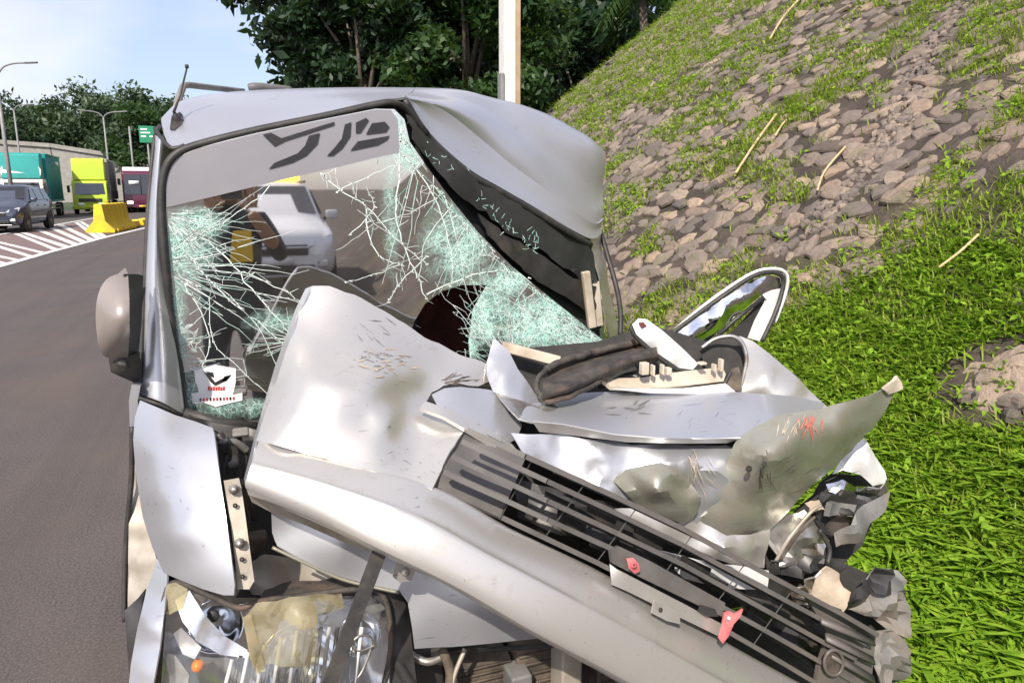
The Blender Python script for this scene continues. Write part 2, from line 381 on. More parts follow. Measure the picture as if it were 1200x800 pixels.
leafmat('grass_fine', [(.28, (.15, .22, .025)), (.5, (.26, .34, .04)), (.66, (.40, .44, .08)), (.78, (.54, .47, .2))], .4, 18)
leafmat('leaf_dark', [(.3, (.007, .020, .010)), (.55, (.016, .042, .018)), (.75, (.034, .08, .028))], .12, 1.2)
leafmat('leaf_mid', [(.3, (.013, .036, .012)), (.55, (.03, .07, .02)), (.75, (.065, .12, .03))], .25, 1.0)
leafmat('leaf_far', [(.3, (.030, .058, .032)), (.55, (.052, .088, .046)), (.75, (.085, .125, .055))], .15, .35)
mottled('bark', (.09, .07, .055), (.17, .135, .105), 7, .9, 0, .7, 30, .02)
mottled('dry_stalk', (.42, .31, .16), (.56, .44, .25), 20, .8, 0, .2)
mottled('concrete', (.25, .24, .225), (.33, .32, .30), 2.5, .85, 0, .3, 30, c3=(.27, .25, .23))
mottled('pole_white', (.60, .59, .56), (.70, .69, .66), 3, .8, 0, .3, 40)
mottled('pole_rust', (.34, .24, .15), (.44, .33, .22), 4, .85, 0, .3, 30)
mottled('galvanised', (.20, .20, .20), (.26, .26, .26), 4, .6, .2, 0)
mottled('yellow_paint', (.70, .46, .008), (.78, .53, .012), 3, .55, 0, .1, c3=(.55, .38, .03))
mottled('sign_green', (.01, .22, .11), (.015, .26, .13), 3, .5, 0, 0)

TAN = math.tan(R(38)); FOOT, BEND = 1.9, 13.9
def bank_z(x, y):
    z = max(0., x - FOOT) * TAN
    d = x - FOOT
    if abs(d) < .25: z = (d + .25) ** 2 / 1.0 * TAN
    z += .05 * noise.noise(Vector((x * .8, y * .8, 0))) * min(1, max(0, d + .2)) + .018 * noise.noise(Vector((x * 4, y * 4, 3))) * min(1, max(0, d + .4))
    if y > BEND:                                # the bank breaks off into a gully
        z = max(.0, z * max(0, 1 - (y - BEND) / 2.4))
    return z - .012
def bank_p(x, y, dz=0): return Vector((x, y, bank_z(x, y) + dz))

g = MB(); g.add([(-1500, -600, -.03), (1500, -600, -.03), (1500, 2500, -.03), (-1500, 2500, -.03)], [(0, 1, 2, 3)])
tag(g.build('ground', 'soil', smooth=False), kind='structure')
xs = [-17, -11, -6, -3, 0, 1.55]; ys = list(range(-60, 401, 20))
g = MB(); g.grid([[Vector((x, y, 0)) for x in xs] for y in ys])
road = tag(g.build('road', 'asphalt', smooth=False), kind='structure')
# bank terrain
g = MB(); gx = [1.45 + .1 * i for i in range(0, 30)] + [4.45 + .25 * i for i in range(0, 32)]; gy = [-16 + .5 * i for i in range(0, 24)] + [-4 + .125 * i for i in range(0, 110)] + [9.75 + .25 * i for i in range(0, 30)]
g.grid([[bank_p(x, y) for x in gx] for y in gy])
bank = tag(g.build('embankment', 'soil'), kind='structure')
# ---- stones set in the bank
def stone_mesh(i):
    rr = random.Random(i); n = 9; ph = rr.uniform(0, 6); vs = []; 
    rad = [1 + rr.uniform(-.34, .24) for _ in range(n)]
    for k, (s_, h) in enumerate(((1.0, -.5), (1.0, .12), (.86, .42), (.5, .58))):
        for j in range(n):
            a = ph + j * 2 * math.pi / n; q_ = rad[j] * s_
            vs.append((.5 * q_ * math.cos(a), .5 * q_ * math.sin(a), h * .5 + rr.uniform(-.06, .06) * (k > 1)))
    vs.append((0, 0, .3 + rr.uniform(-.03, .05)))
    fs = [(k * n + j, k * n + (j + 1) % n, (k + 1) * n + (j + 1) % n, (k + 1) * n + j) for k in range(3) for j in range(n)]
    fs += [(3 * n + j, 3 * n + (j + 1) % n, 4 * n) for j in range(n)]
    me = bpy.data.meshes.new('stone'); me.from_pydata(vs, [], fs)
    a_ = me.attributes.new('tone', 'FLOAT', 'POINT'); tv = rr.random(); a_.data.foreach_set('value', [tv] * len(vs)); me.materials.append(MATS['stone']); return me, np.array(vs), fs
STONES = [stone_mesh(i) for i in range(14)]
def grass_edge(y):
    return float(np.interp(y, [1.0, 2.0, 2.9, 3.15, 3.4, 3.6, 4.5, 6, 9, 13], [7, 6.0, 4.05, 3.65, 3.25, 2.9, 2.45, 2.3, 2.3, 2.3]))
def streak(x, y):                              # the bare washed-out strip that runs down the bank
    if not 3.3 < x < 6.0: return 9
    yc = float(np.interp(x, [3.3, 3.9, 4.6, 5.2, 6.0], [4.1, 4.0, 4.35, 4.75, 5.1])); return abs(y - yc)
nrm = Vector((-math.sin(R(38)), 0, math.cos(R(38)))); tanx = Vector((math.cos(R(38)), 0, math.sin(R(38)))); tany = Vector((0, 1, 0))
rr = random.Random(3); cand = []
row = 0; sl_ = .35
while sl_ < 10.5:
    y = -9 + rr.uniform(0, .1)
    while y < BEND - .1:
        wd = rr.choice((rr.uniform(.10, .17), rr.uniform(.15, .26), rr.uniform(.18, .34)))
        y += wd * .5
        x = FOOT + sl_ * math.cos(R(38)) + rr.uniform(-.035, .035)
        dens = noise.noise(Vector((x * .55, y * .55, 9)))
        ge = grass_edge(y)
        keep = x > ge + rr.uniform(-.15, .1) and streak(x, y) > .12 and rr.random() < .97
        if 1 < y < 3.2 and x < ge + 0.5 and rr.random() < .3: keep = False
        if keep: cand.append((x, y, wd, rr.uniform(.115, .18), rr.uniform(-.4, .4), rr.randrange(14), rr.uniform(-.22, .22), rr.uniform(-.22, .22), rr.uniform(-.03, .018)))
        y += wd * .5 + rr.uniform(.0, .02)
    sl_ += .135; row += 1
for _ in range(420):
    x = rr.uniform(3.4, 6.0); yc = float(np.interp(x, [3.3, 3.9, 4.6, 5.2, 6.0], [4.1, 4.0, 4.35, 4.75, 5.1])) + rr.gauss(0, .11)
    cand.append((x, yc, rr.uniform(.03, .10), rr.uniform(.03, .075), rr.uniform(-1.5, 1.5), rr.randrange(14), rr.uniform(-.3, .3), rr.uniform(-.3, .3), rr.uniform(-.02, .01)))
def seen(c_):
    v = cam_inv @ Vector((c_[0], c_[1], bank_z(c_[0], c_[1])))
    if v.z > -.3: return 0
    px, py = 600 + FPX * v.x / -v.z, 400 - FPX * v.y / -v.z
    if not (640 < px < 1220 and -15 < py < 640): return 0
    return c_[2] / -v.z
cam_inv = (Matrix.Translation((0, 0, CAM_Z)) @ cam.rotation_euler.to_matrix().to_4x4()).inverted()
cand.sort(key=seen, reverse=True)
V, F, TV = [], [], []
for i, (x, y, wd, ht, rot, kind, tx, ty, sink) in enumerate(cand):
    ax = (tany * math.cos(rot) + tanx * math.sin(rot)); ay = nrm.cross(ax)
    nn = (nrm + ax * tx + ay * ty).normalized(); ay = nn.cross(ax).normalized(); ax = ay.cross(nn)
    wd *= 1.12; ht *= 1.15
    M = Matrix(((ax.x * wd, ay.x * ht, nn.x * .075, x), (ax.y * wd, ay.y * ht, nn.y * .075, y), (ax.z * wd, ay.z * ht, nn.z * .075, bank_z(x, y) + sink * .8), (0, 0, 0, 1)))
    if i < 300:
        o = bpy.data.objects.new('stone', STONES[kind][0]); COL.objects.link(o); o.parent = bank; o.matrix_local = M
    else:
        b = len(V); _, vs, fs = STONES[kind]
        TV += [rr.random()] * len(vs); V += [tuple(M @ Vector(q_)) for q_ in vs]; F += [tuple(k + b for k in f_) for f_ in fs]
me = bpy.data.meshes.new('stone_pitching'); me.from_pydata(V, [], F); a_ = me.attributes.new('tone', 'FLOAT', 'POINT'); a_.data.foreach_set('value', TV); o = link('stone_pitching', me, 'stone', bank, smooth=False); o['kind'] = 'stuff'
# bare strip of washed-out earth and concrete channel remains
g = MB(); rows = []
for x in np.linspace(3.45, 5.9, 60):
    yc = float(np.interp(x, [3.3, 3.9, 4.6, 5.2, 6.0], [4.1, 4.0, 4.35, 4.75, 5.1])); hw = .09 + .05 * x * .5 * noise.noise(Vector((x * 2, 0, 0)))
    rows.append([bank_p(x, yc + hw * k, .016 * (1 - (k / 1.15) ** 2) - .006 + .045 * noise.noise(Vector((x * 3.2, k * 1.3, 1)))) for k in np.linspace(-1.4, 1.4, 15)])
g.grid(rows); g = None

# ---- grass
def blades(name, pts, length, width, mat, lean=.6, parent=None, droop=.5, seed=1, big=0):
    r_ = np.random.default_rng(seed); n = len(pts); P0 = np.array(pts, float)
    a = r_.uniform(0, 2 * np.pi, n); bg_ = np.where(r_.uniform(0, 1, n) < big, 1.7, 1.); Ln = length * r_.uniform(.5, 1.35, n) * bg_; W = width * r_.uniform(.6, 1.3, n) * np.sqrt(bg_)
    le = lean * r_.uniform(.1, 1.2, n); up = np.stack([np.full(n, -.25), np.zeros(n), np.ones(n)], 1)
    d = np.stack([np.cos(a), np.sin(a), np.zeros(n)], 1); s_ = np.stack([-np.sin(a), np.cos(a), np.zeros(n)], 1)
    def at(t): 
        dirn = up * (t - droop * le[:, None] * t * t * .5) + d * (le[:, None] * t + droop * le[:, None] * t * t)
        return P0 + dirn * Ln[:, None]
    hw = (W / 2)[:, None]
    v = np.stack([at(0) - s_ * hw * .7, at(0) + s_ * hw * .7, at(.5) - s_ * hw, at(.5) + s_ * hw, at(1.)], 1).reshape(-1, 3)
    b = np.arange(n)[:, None] * 5
    f = np.concatenate([b + [0, 1, 3], b + [0, 3, 2], b + [2, 3, 4]], 0)
    o = link(name, mesh_np(name, v, f), mat, parent, smooth=False); return o
r_ = np.random.default_rng(5)
def scatter(n, x0, x1, y0, y1, fn, seed):
    r_ = np.random.default_rng(seed); out = []
    X = r_.uniform(x0, x1, n); Y = r_.uniform(y0, y1, n); U = r_.uniform(0, 1, n)
    for x, y, u in zip(X, Y, U):
        if u < fn(x, y): out.append((x, y, bank_z(x, y)))
    return out
def hole(x, y): return math.hypot((x - 2.98) / .22, (y - 2.10) / .30)
def low(x, y):
    ge = grass_edge(y) - .1
    if x > ge: return 0
    b = .95 if x < ge - .3 else .55
    if hole(x, y) < 1: b *= .06
    return b * (1 if x < 2.75 else .25 + .35 * (noise.noise(Vector((x * 2.2, y * 2.2, 4))) > -.1))
pts = scatter(105000, 1.48, 3.6, .2, 4.6, low, 21)
tag(blades('broad_grass', pts, .036, .0165, 'grass_green', 1.4, None, .9, 2, .15), 'dense bright green broad-bladed grass at the foot of the bank beside the wreck', 'grass', kind='stuff')
def tuft(x, y):
    ge = grass_edge(y)
    n1 = noise.noise(Vector((x * 1.5, y * 1.1, 2))) + .5 * noise.noise(Vector((x * 4, y * 4, 7)))
    if x < ge + .05: return .9 if hole(x, y) > 1 else .1
    lim = .12 - .05 * max(0, y - 5) - (.28 if (x > 4.9 and y < 5.6 and x < 6.2 and y > 3.8) else 0) - (.10 if y > 10 else 0)
    if streak(x, y) < .2: return 0
    return .85 if n1 > lim else (.16 if n1 > lim - .15 else .02)
pts = scatter(60000, 2.35, 6.6, 1.0, 6.0, tuft, 22)
def mid(x, y): return tuft(x, y) if x < 4.3 or y > 3.0 else .5
tag(blades('fine_grass', pts, .08, .0075, 'grass_fine', .8, None, .8, 3), 'tall thin yellow-green grass growing over the right of the stone bank', 'grass', kind='stuff')
pts = scatter(80000, 2.0, 10, 5.5, 15.6, tuft, 23)
tag(blades('weed_tufts', pts, .075, .016, 'grass_fine', 1.2, None, .8, 4), 'short weeds and grass tufts growing between the stones of the far bank', 'weeds', kind='stuff')
# leafy weeds: flat leaf pairs in clumps between the stones
def leaf_cloud(n, cen, rad, size, seed, flat=.5):
    r_ = np.random.default_rng(seed); c = np.array(cen)[r_.integers(0, len(cen), n)]; rd = np.array(rad)[r_.integers(0, len(rad), n)] if hasattr(rad, '__len__') else np.full(n, rad)
    u = r_.normal(0, 1, (n, 3)); u /= np.linalg.norm(u, axis=1)[:, None]; p0 = c + u * (rd * r_.uniform(.25, 1.05, n) ** .6)[:, None] * np.array([1, 1, .8])
    return quads(p0, size, r_, flat)
def quads(p0, size, r_, flat=.5):
    n = len(p0); nn = r_.normal(0, 1, (n, 3)) + np.array([0, 0, flat * 2]); nn /= np.linalg.norm(nn, axis=1)[:, None]
    a = np.cross(nn, r_.normal(0, 1, (n, 3))); a /= np.linalg.norm(a, axis=1)[:, None]; b = np.cross(nn, a)
    s_ = (size * r_.uniform(.6, 1.4, n))[:, None]
    v = np.stack([p0 - a * s_, p0 - b * s_ * .45 + nn * s_ * .12, p0 + a * s_, p0 + b * s_ * .45 + nn * s_ * .12], 1).reshape(-1, 3)
    return v, np.arange(n * 4).reshape(-1, 4)
cen = []
rr = random.Random(12)
for (px, py, n) in ((860, 325, 3), (935, 255, 6), (880, 228, 3), (960, 130, 4), (1010, 60, 5), (1080, 30, 6), (1110, 15, 5), (1150, 130, 5), (1170, 165, 4), (900, 295, 3), (760, 380, 4), (990, 330, 6), (1060, 300, 8), (1150, 260, 8), (1120, 350, 8), (1040, 380, 7), (1000, 400, 6), (960, 400, 5), (1190, 330, 7), (930, 180, 2), (840, 60, 4), (780, 110, 4), (1050, 420, 5), (1130, 440, 4)):
    r0 = ray(px, py); k = (CAM_Z + FOOT * TAN) / (r0.x * TAN - r0.z)
    for _ in range(n):
        x, y = r0.x * k + rr.gauss(0, .12), r0.y * k + rr.gauss(0, .16); cen.append((x, y, bank_z(x, y) + .02))
for x, y, z in scatter(16000, 2.2, 9.5, 1.2, 13.8, lambda x, y: .5 * tuft(x, y) if tuft(x, y) > .3 else 0, 77): cen.append((x, y, z + .01))
lowp = [(x, y, z + .012) for x, y, z in scatter(30000, 1.5, 3.2, .6, 4.2, low, 79)]
v2, f2 = quads(np.array(lowp) + np.array([0, 0, .012]), .019, np.random.default_rng(3), 1.2)
tag(link('ground_cover', mesh_np('ground_cover', v2, f2), 'grass_green', None, smooth=False), 'small flat leaves of ground cover under the bright grass beside the wreck', 'ground cover', kind='stuff')
v, f = leaf_cloud(90000, cen, [.05, .08, .11], .020, 31, .8)
tag(link('leafy_weeds', mesh_np('leafy_weeds', v, f), 'grass_green', None, smooth=False), 'low leafy weeds in clumps between the bank stones', 'weeds', kind='stuff')

# ---- dry stalks lying on the bank
def stalk(label, pxs, r0, lift=.03):
    pts = []
    for px, py in pxs:
        r_ = ray(px, py); k = (CAM_Z + FOOT * TAN) / (r_.x * TAN - r_.z); pts.append(bank_p(r_.x * k, r_.y * k, lift))
    base = pts[0].copy(); o = MB().tube([Vector(c_) for c_ in catmull(pts, 5)], r0, 6).build('dry_stalk', 'dry_stalk')
    tag(o, label, 'stalk', 'dry stalks on the bank')
stalk('long straw-coloured dry stalk on the bank between weed clumps, above the chrome door frame', [(862, 208), (885, 175), (909, 141)], .012, .07)
stalk('thin curved dry stalk near the top edge of the bank, right of the trees', [(902, 52), (918, 28), (940, 2)], .013, .08)
stalk('short pale dry stick in the tall grass at the right edge', [(1098, 332), (1122, 314), (1144, 296)], .007, .1)
stalk('thin dry stalk in the washed-out strip of the bank', [(957, 234), (966, 210), (990, 182)], .008, .06)
stalk('short dry stalk lying beside the longest stalk on the bank', [(908, 166), (915, 155), (921, 148)], .009, .06)
# hole of bare earth and root clump in the grass
g = MB(); 
rows = [[bank_p(2.98 + .15 * math.cos(a) * k, 2.10 + .2 * math.sin(a) * k, .05 * (1 - k) + .04 * noise.noise(Vector((math.cos(a) * 2, math.sin(a) * 2, k * 3)))) for a in np.linspace(0, 6.283, 19)] for k in (.02, .3, .6, .85, 1.05)]
g.grid(rows); o = g.build('earth_clump', 'bare_earth', bank); o['kind'] = 'stuff'
for k in range(7):
    x, y = 2.98 + rr.uniform(-.16, .16), 2.1 + rr.uniform(-.2, .2)
    o = bpy.data.objects.new('stone', STONES[k][0]); COL.objects.link(o); o.parent = bank
    o.matrix_local = Matrix.Translation((x, y, bank_z(x, y) + .02)) @ Matrix.Rotation(rr.uniform(0, 6), 4, 'Z') @ Matrix.Diagonal((rr.uniform(.07, .15), rr.uniform(.06, .1), .09, 1))

# ---- hillside behind the gully, under the trees
g = MB(); rows = []
for y in np.linspace(15.2, 60, 46):
    row = []
    for x in np.linspace(2.2, 60, 50):
        z = max(0, (y - 15.6)) * .42 * min(1, max(0, (x - 2.4) / 2.5)); z = min(z, 9 + .05 * x) + .35 * noise.noise(Vector((x * .4, y * .4, 2))) * min(1, (x - 2.2) / 3) - .04
        row.append(Vector((x, y, z)))
    rows.append(row)
g.grid(rows); hill = tag(g.build('hillside', 'soil'), kind='structure')
def hill_z(x, y):
    z = max(0, (y - 15.6)) * .42 * min(1, max(0, (x - 2.4) / 2.5)); return min(z, 9 + .05 * x)
pts = []
r_ = np.random.default_rng(8)
for x, y in zip(r_.uniform(3, 8.2, 26000), r_.uniform(15.8, 25, 26000)):
    if noise.noise(Vector((x * .6, y * .5, 5))) > (-.02 if x < 6.6 else .25): pts.append((x, y, hill_z(x, y)))
tag(blades('gully_grass', pts, .3, .035, 'grass_green', .9, None, .8, 9), 'green grass on the shaded slope behind the pole', 'grass', kind='stuff')

# ---- trees
def tree(name, label, base, h, crown_c, crown_r, nclump, nleaf, leaf, mat, group, seed, trunk_r=.2, flat=.3, shape=(1, 1, .8)):
    rr = random.Random(seed); root = empty(name, base); b = Vector(base); cc = b + Vector(crown_c)
    g = MB(); top = cc + Vector((0, 0, crown_r * .3)); g.tube([b + Vector((0, 0, -.3)), b.lerp(top, .35) + Vector((rr.uniform(-.1, .1) * h * .1, 0, 0)), b.lerp(top, .7), top], [trunk_r, trunk_r * .75, trunk_r * .5, trunk_r * .15], 8)
    cl = []
    for k in range(nclump):
        while True:
            u = Vector((rr.uniform(-1, 1), rr.uniform(-1, 1), rr.uniform(-1, 1)))
            if .35 < u.length < 1: break
        rr2 = 1 + .35 * noise.noise(u.normalized() * 1.7 + Vector((seed, 0, 0)))
        cl.append(cc + Vector((u.x * shape[0], u.y * shape[1], u.z * shape[2])) * crown_r * rr2)
    for k in range(0, nclump, max(1, nclump // 9)):
        s = b.lerp(top, rr.uniform(.4, .8)); g.tube([s, s.lerp(cl[k], .5) + Vector((0, 0, .1 * crown_r)), cl[k]], [trunk_r * .4, trunk_r * .22, trunk_r * .06], 6)
    g.build('trunk', 'bark', root)
    v, f = leaf_cloud(nleaf, cl, [crown_r * .16, crown_r * .24, crown_r * .30], leaf, seed, flat)
    link('crown', mesh_np('crown', v, f), mat, root, smooth=False)
    tag(root, label, 'tree', group); return root
def tree_at(px, py, y, **k):                    # base somewhere on the ground below a sight line
    p_ = P(px, py, y); return p_
for i, (px, Y, cz, cr, leaf, nl, mat, lab) in enumerate((
        (428, 19.5, 5.2, 1.75, .11, 15000, 'leaf_dark', 'loose-crowned dark tree with its leafy edge against the sky, leftmost above the van roof'),
        (470, 21.5, 5.2, 2.8, .115, 22000, 'leaf_dark', 'dark dense tree right of the loose-crowned tree above the van roof'),
        (548, 19, 5.0, 2.5, .105, 22000, 'leaf_mid', 'brighter green tree just left of the concrete pole'),
        (640, 24, 6.6, 3.3, .16, 16000, 'leaf_dark', 'very dark tree right behind the concrete pole'),
        (740, 26, 8.4, 3.6, .16, 16000, 'leaf_dark', 'dark tree behind the upper end of the stone bank'),
        (590, 33, 7.5, 5.5, .24, 16000, 'leaf_dark', 'large dark tree at the back filling the gaps between the nearer trees'),
        (450, 30, 6.0, 4.6, .24, 13000, 'leaf_dark', 'tall dark tree behind the loose-crowned tree'))):
    p_ = P(px, 150, Y); bz = hill_z(p_.x, Y) if p_.x > 2.2 else 0
    tree('broadleaf_tree', lab, (p_.x, Y, bz), 8, (0, 0, max(cz - bz, 1.5)), cr, 46, nl, leaf, mat, 'trees above the van roof', 40 + i, .22, .3, (1, 1, 1.05))
# hanging fronds beside the bank's upper end
root = empty('drooping_palm', (P(768, 40, 19).x, 19, hill_z(P(768, 40, 19).x, 19)))
top = P(752, 8, 19) + Vector((0, 0, .5)); b0 = BASE[root]
MB().tube([b0, b0.lerp(top, .6), top], [.16, .13, .1], 8).build('trunk', 'bark', root)
vs, fs = [], []
rr = random.Random(5)
for k in range(34):
    a = rr.uniform(0, 6.283); ln = rr.uniform(1.2, 2.2); d = Vector((math.cos(a), math.sin(a), 0)); s = Vector((-d.y, d.x, 0)); prev = top
    spine = [top + d * ln * t * .75 + Vector((0, 0, .5 * t - 1.5 * t * t * ln * .6)) for t in np.linspace(0, 1, 8)]
    for i in range(1, 8):
        for sg in (-1, 1):
            for hh in (0, .5):
                c0 = spine[i - 1].lerp(spine[i], hh); tip = c0 + s * sg * .30 + Vector((0, 0, -.34)) + d * .1; wv = d * .035; bI = len(vs)
                vs += [tuple(c0 - wv), tuple(c0 + wv), tuple(tip)]; fs.append((bI, bI + 1, bI + 2))
link('crown', mesh_np('crown', vs, fs), 'leaf_mid', root, smooth=False)
tag(root, 'palm with drooping narrow fronds above the end of the stone bank', 'palm')

far = [(-20, 108, 78, 9.4, 'leftmost far tree behind the green truck, cut by the frame edge'), (30, 117, 80, 7.6, 'far tree behind the twin lamp at the left edge'), (62, 128, 84, 6.4, 'lower far tree between the green truck and the lime truck'),
       (92, 116, 82, 8.0, 'far tree left of the highest crown on the wooded slope'), (118, 102, 84, 9.8, 'highest far tree on the wooded slope behind the lime truck'), (150, 110, 88, 9.4, 'far tree above the bus roof'), (172, 120, 86, 8.0, 'far tree behind the green highway sign'), (185, 126, 66, 6.0, 'small yellow-green far tree beside the van antenna'), (205, 125, 95, 8, 'far tree hidden mostly by the van pillar')]
for i, (px, py, Y, r0, lab) in enumerate(far):
    t_ = P(px, py, Y)
    tree('slope_tree', lab, (t_.x, Y, 0), 10, (0, 0, t_.z - r0 * .62), r0 * .72, 34, 11000, .24, 'leaf_far' if i != 7 else 'leaf_mid', 'trees on the far wooded slope', 70 + i, .4, .35, (1.0, .8, .95))
# wooded slope ground
g = MB(); rows = []
for y in np.linspace(60, 170, 24):
    rows.append([Vector((x, y, min(6.0, max(0, (y - 62)) * .16) + .4 * noise.noise(Vector((x * .1, y * .1, 1))) - .1)) for x in np.linspace(-150, 2, 40)])
g.grid(rows); tag(g.build('far_slope', 'leaf_far'), kind='structure')

# ---- concrete retaining wall beyond the vehicles
root = empty('concrete_wall', (-25, 62, 0))
xw = [-70, -58, -46, -34, -22, -13, -6.4, -1]; ht = [7.2, 6.9, 6.5, 6.0, 5.3, 4.75, 3.7, 2.9]
for i in range(7):
    y0 = 66
    MB().prism([(xw[i] + .03, y0, 0), (xw[i + 1] - .03, y0, 0), (xw[i + 1] - .03, y0, ht[i + 1] - .2), (xw[i] + .03, y0, ht[i] - .2)], (0, .5, 0)).build('wall_panel', 'concrete', root, smooth=False)
for i in range(7):
    MB().prism([(xw[i] + .01, y0 - .15, ht[i] - .198), (xw[i + 1] - .01, y0 - .15, ht[i + 1] - .198), (xw[i + 1] - .01, y0 - .15, ht[i + 1] + .1), (xw[i] + .01, y0 - .15, ht[i] + .1)], (0, .8, 0)).build('coping', 'concrete', root, smooth=False)
tag(root, 'long grey concrete retaining wall behind the trucks, below the trees', 'wall')

# ---- road markings
g = MB(); lw = .16
def mark(pts, wd, z=.005):
    g = MB()
    a = [Vector(p_) for p_ in pts]; rows = []
    for i, p_ in enumerate(a):
        d = (a[min(i + 1, len(a) - 1)] - a[max(i - 1, 0)]).normalized(); s = Vector((d.y, -d.x, 0)) * wd / 2; rows.append([p_ - s + Vector((0, 0, z)), p_ + s + Vector((0, 0, z))])
    return g.grid(rows)
edge = [PG(-120, 345), PG(0, 312), PG(60, 295), PG(120, 279), PG(175, 266)]
edge = [edge[0] + (edge[0] - edge[1]) * .6] + edge + [edge[-1] + Vector((.7, 25, 0)), edge[-1] + Vector((.7, 160, 0))]
tag(mark(edge, .22, .009).build('road_line', 'road_paint', smooth=False), kind='structure')
tag(mark([PG(-150, 300), PG(30, 270), PG(108, 256), PG(140, 251)], .2, .009).build('road_line', 'road_paint', smooth=False), kind='structure')
left = [PG(-150, 300), PG(-40, 283), PG(60, 264.5), PG(110, 256)]; right = [PG(-60, 328), PG(20, 306), PG(90, 287), PG(128, 277)]
g = MB(); A_ = catmull(left, 8); B_ = catmull(right, 8); g.grid([[Vector(a) + Vector((.15, 0, .004)), Vector(b) + Vector((-.12, 0, .004))] for a, b in zip(A_, B_)])
tag(g.build('hatched_area', 'red_road_paint', smooth=False), kind='structure')
for k in range(15):
    t = .02 + k / 15 * .97; i = t * 24
    b = Vector(B_[int(i)]).lerp(Vector(B_[min(int(i) + 1, 24)]), i % 1); a = Vector(A_[int(max(0, i - 1.6))]).lerp(Vector(A_[min(int(max(0, i - 1.6)) + 1, 24)]), i % 1)
    a = b.lerp(a, .93); b = b.lerp(a, .02)
    tag(mark([a, b], .17 if k < 9 else .22, .0075).build('hatch_stripe', 'road_paint', smooth=False), kind='structure')

# ---- yellow traffic barrier and low kerb blocks
root = empty('traffic_barrier', PG(118, 273)); bp = BASE[root]; dirv = (PG(166, 263.5) - bp).normalized(); sv = Vector((dirv.y, -dirv.x, 0))
prof = [(-.48, 0), (.48, 0), (.48, .10), (.20, .42), (.13, 1.02), (-.13, 1.02), (-.20, .42), (-.48, .10)]
Lb = 3.4
def slab(a, b, sc): 
    return MB().prism([bp + dirv * a + sv * x * sc + Vector((0, 0, z * (1 if sc == 1 else .985))) for x, z in prof], dirv * (b - a))
n = 7
slab(0, Lb, .86).build('core', 'yellow_paint', root, smooth=False)
for k in range(n):
    a = k * Lb / n; bevel(slab(a + (.0 if k else -.02), a + Lb / n * (.52 if k else .62), 1).build('rib', 'yellow_paint', root), .02)
tag(root, 'yellow plastic traffic barrier with ribbed sides on the hatched road area', 'barrier')
for k in range(4):
    a = bp + dirv * (Lb + .5 + k * 1.35)
    o = MB().prism([a + sv * x + Vector((0, 0, z + .01)) for x, z in ((-.3, 0), (.3, 0), (.24, .24), (-.24, .24))], dirv * .75).build('kerb_block', 'yellow_paint')
    bevel(o, .03); tag(o, ['low yellow kerb block next to the traffic barrier', 'second low kerb block behind the yellow traffic barrier', 'third low kerb block behind the yellow traffic barrier', 'farthest low kerb block behind the yellow traffic barrier'][k], 'kerb block', 'low kerb blocks')

# ---- concrete pole behind the van
pb = P(597, 220, 11.5); root = empty('utility_pole', (pb.x, 11.5, 0))
g = MB().box((pb.x - .135, 11.36, -.2), (pb.x + .06, 11.62, 9.5)); bevel(g.build('shaft', 'pole_white', root), .015)
g = MB().box((pb.x + .063, 11.38, -.2), (pb.x + .145, 11.60, 9.5)); bevel(g.build('rusty_face', 'pole_rust', root), .01)
o = MB().box((pb.x - .20, 11.33, 1.8), (pb.x - .137, 11.5, 3.33)).build('conduit', 'galvanised', root); bevel(o, .01)
tag(root, 'square whitish concrete pole with a rust-orange right face behind the van roof', 'pole')

# ---- street lamps
def lamp(base_px, Y, top_py, label, arms, r0=.09):
    b = P(base_px, 220, Y); z = P(base_px, top_py, Y).z; root = empty('street_lamp', (b.x, Y, 0))
    MB().tube([(b.x, Y, 0), (b.x, Y, z * .5), (b.x, Y, z)], [r0 * 1.3, r0, r0 * .7], 8).build('pole', 'galvanised', root)
    for (dx, dz) in arms:
        e = Vector((b.x + dx, Y, z + dz)); s = Vector((b.x, Y, z))
        arm = MB().tube([Vector(c_) for c_ in catmull([s, s + Vector((dx * .25, 0, dz * .65)), s + Vector((dx * .6, 0, dz * .92)), e], 4)], r0 * .5, 6).build('arm', 'galvanised', root)
        hd = MB().bar(e - Vector((dx * .05, 0, 0)), e + Vector((math.copysign(.5, dx), 0, .05)), .2, .09).build('lamp_head', 'galvanised', root); bevel(hd, .04)
    tag(root, label, 'street lamp', 'street lamps along the highway')
lamp(13, 42, 92, 'tall twin-arm street lamp nearest the left edge of the road', [(1.25, .72), (-1.25, .72)], .09)
lamp(28, 60, 130, 'single-arm street lamp right of the tall twin-arm lamp', [(.75, .4)], .07)
lamp(130, 62, 138, 'twin-arm street lamp above the lime truck', [(1.1, .42), (-1.1, .42)], .075)
# ---- green highway sign
sg = P(171, 158, 55); root = empty('highway_sign', (sg.x, 55, 0))
for dx in (-.95, .05): MB().tube([(sg.x + dx, 55.1, 0), (sg.x + dx, 55.1, sg.z + .5)], .06, 8).build('post', 'galvanised', root)
pa = bevel(MB().box((sg.x - .4, 54.95, sg.z - .5), (sg.x + .5, 55.03, sg.z + .55)).build('panel', 'sign_green', root), .02)
for x0, x1, z0 in ((-.3, .1, .3), (-.3, .25, .08), (-.3, .0, -.15), (.2, .4, -.15)):
    MB().box((sg.x + x0, 54.94, sg.z + z0), (sg.x + x1, 54.947, sg.z + z0 + .09)).build('lettering', 'paper_white', pa, smooth=False)
tag(root, 'green highway sign with white lettering on posts beyond the bus', 'sign')
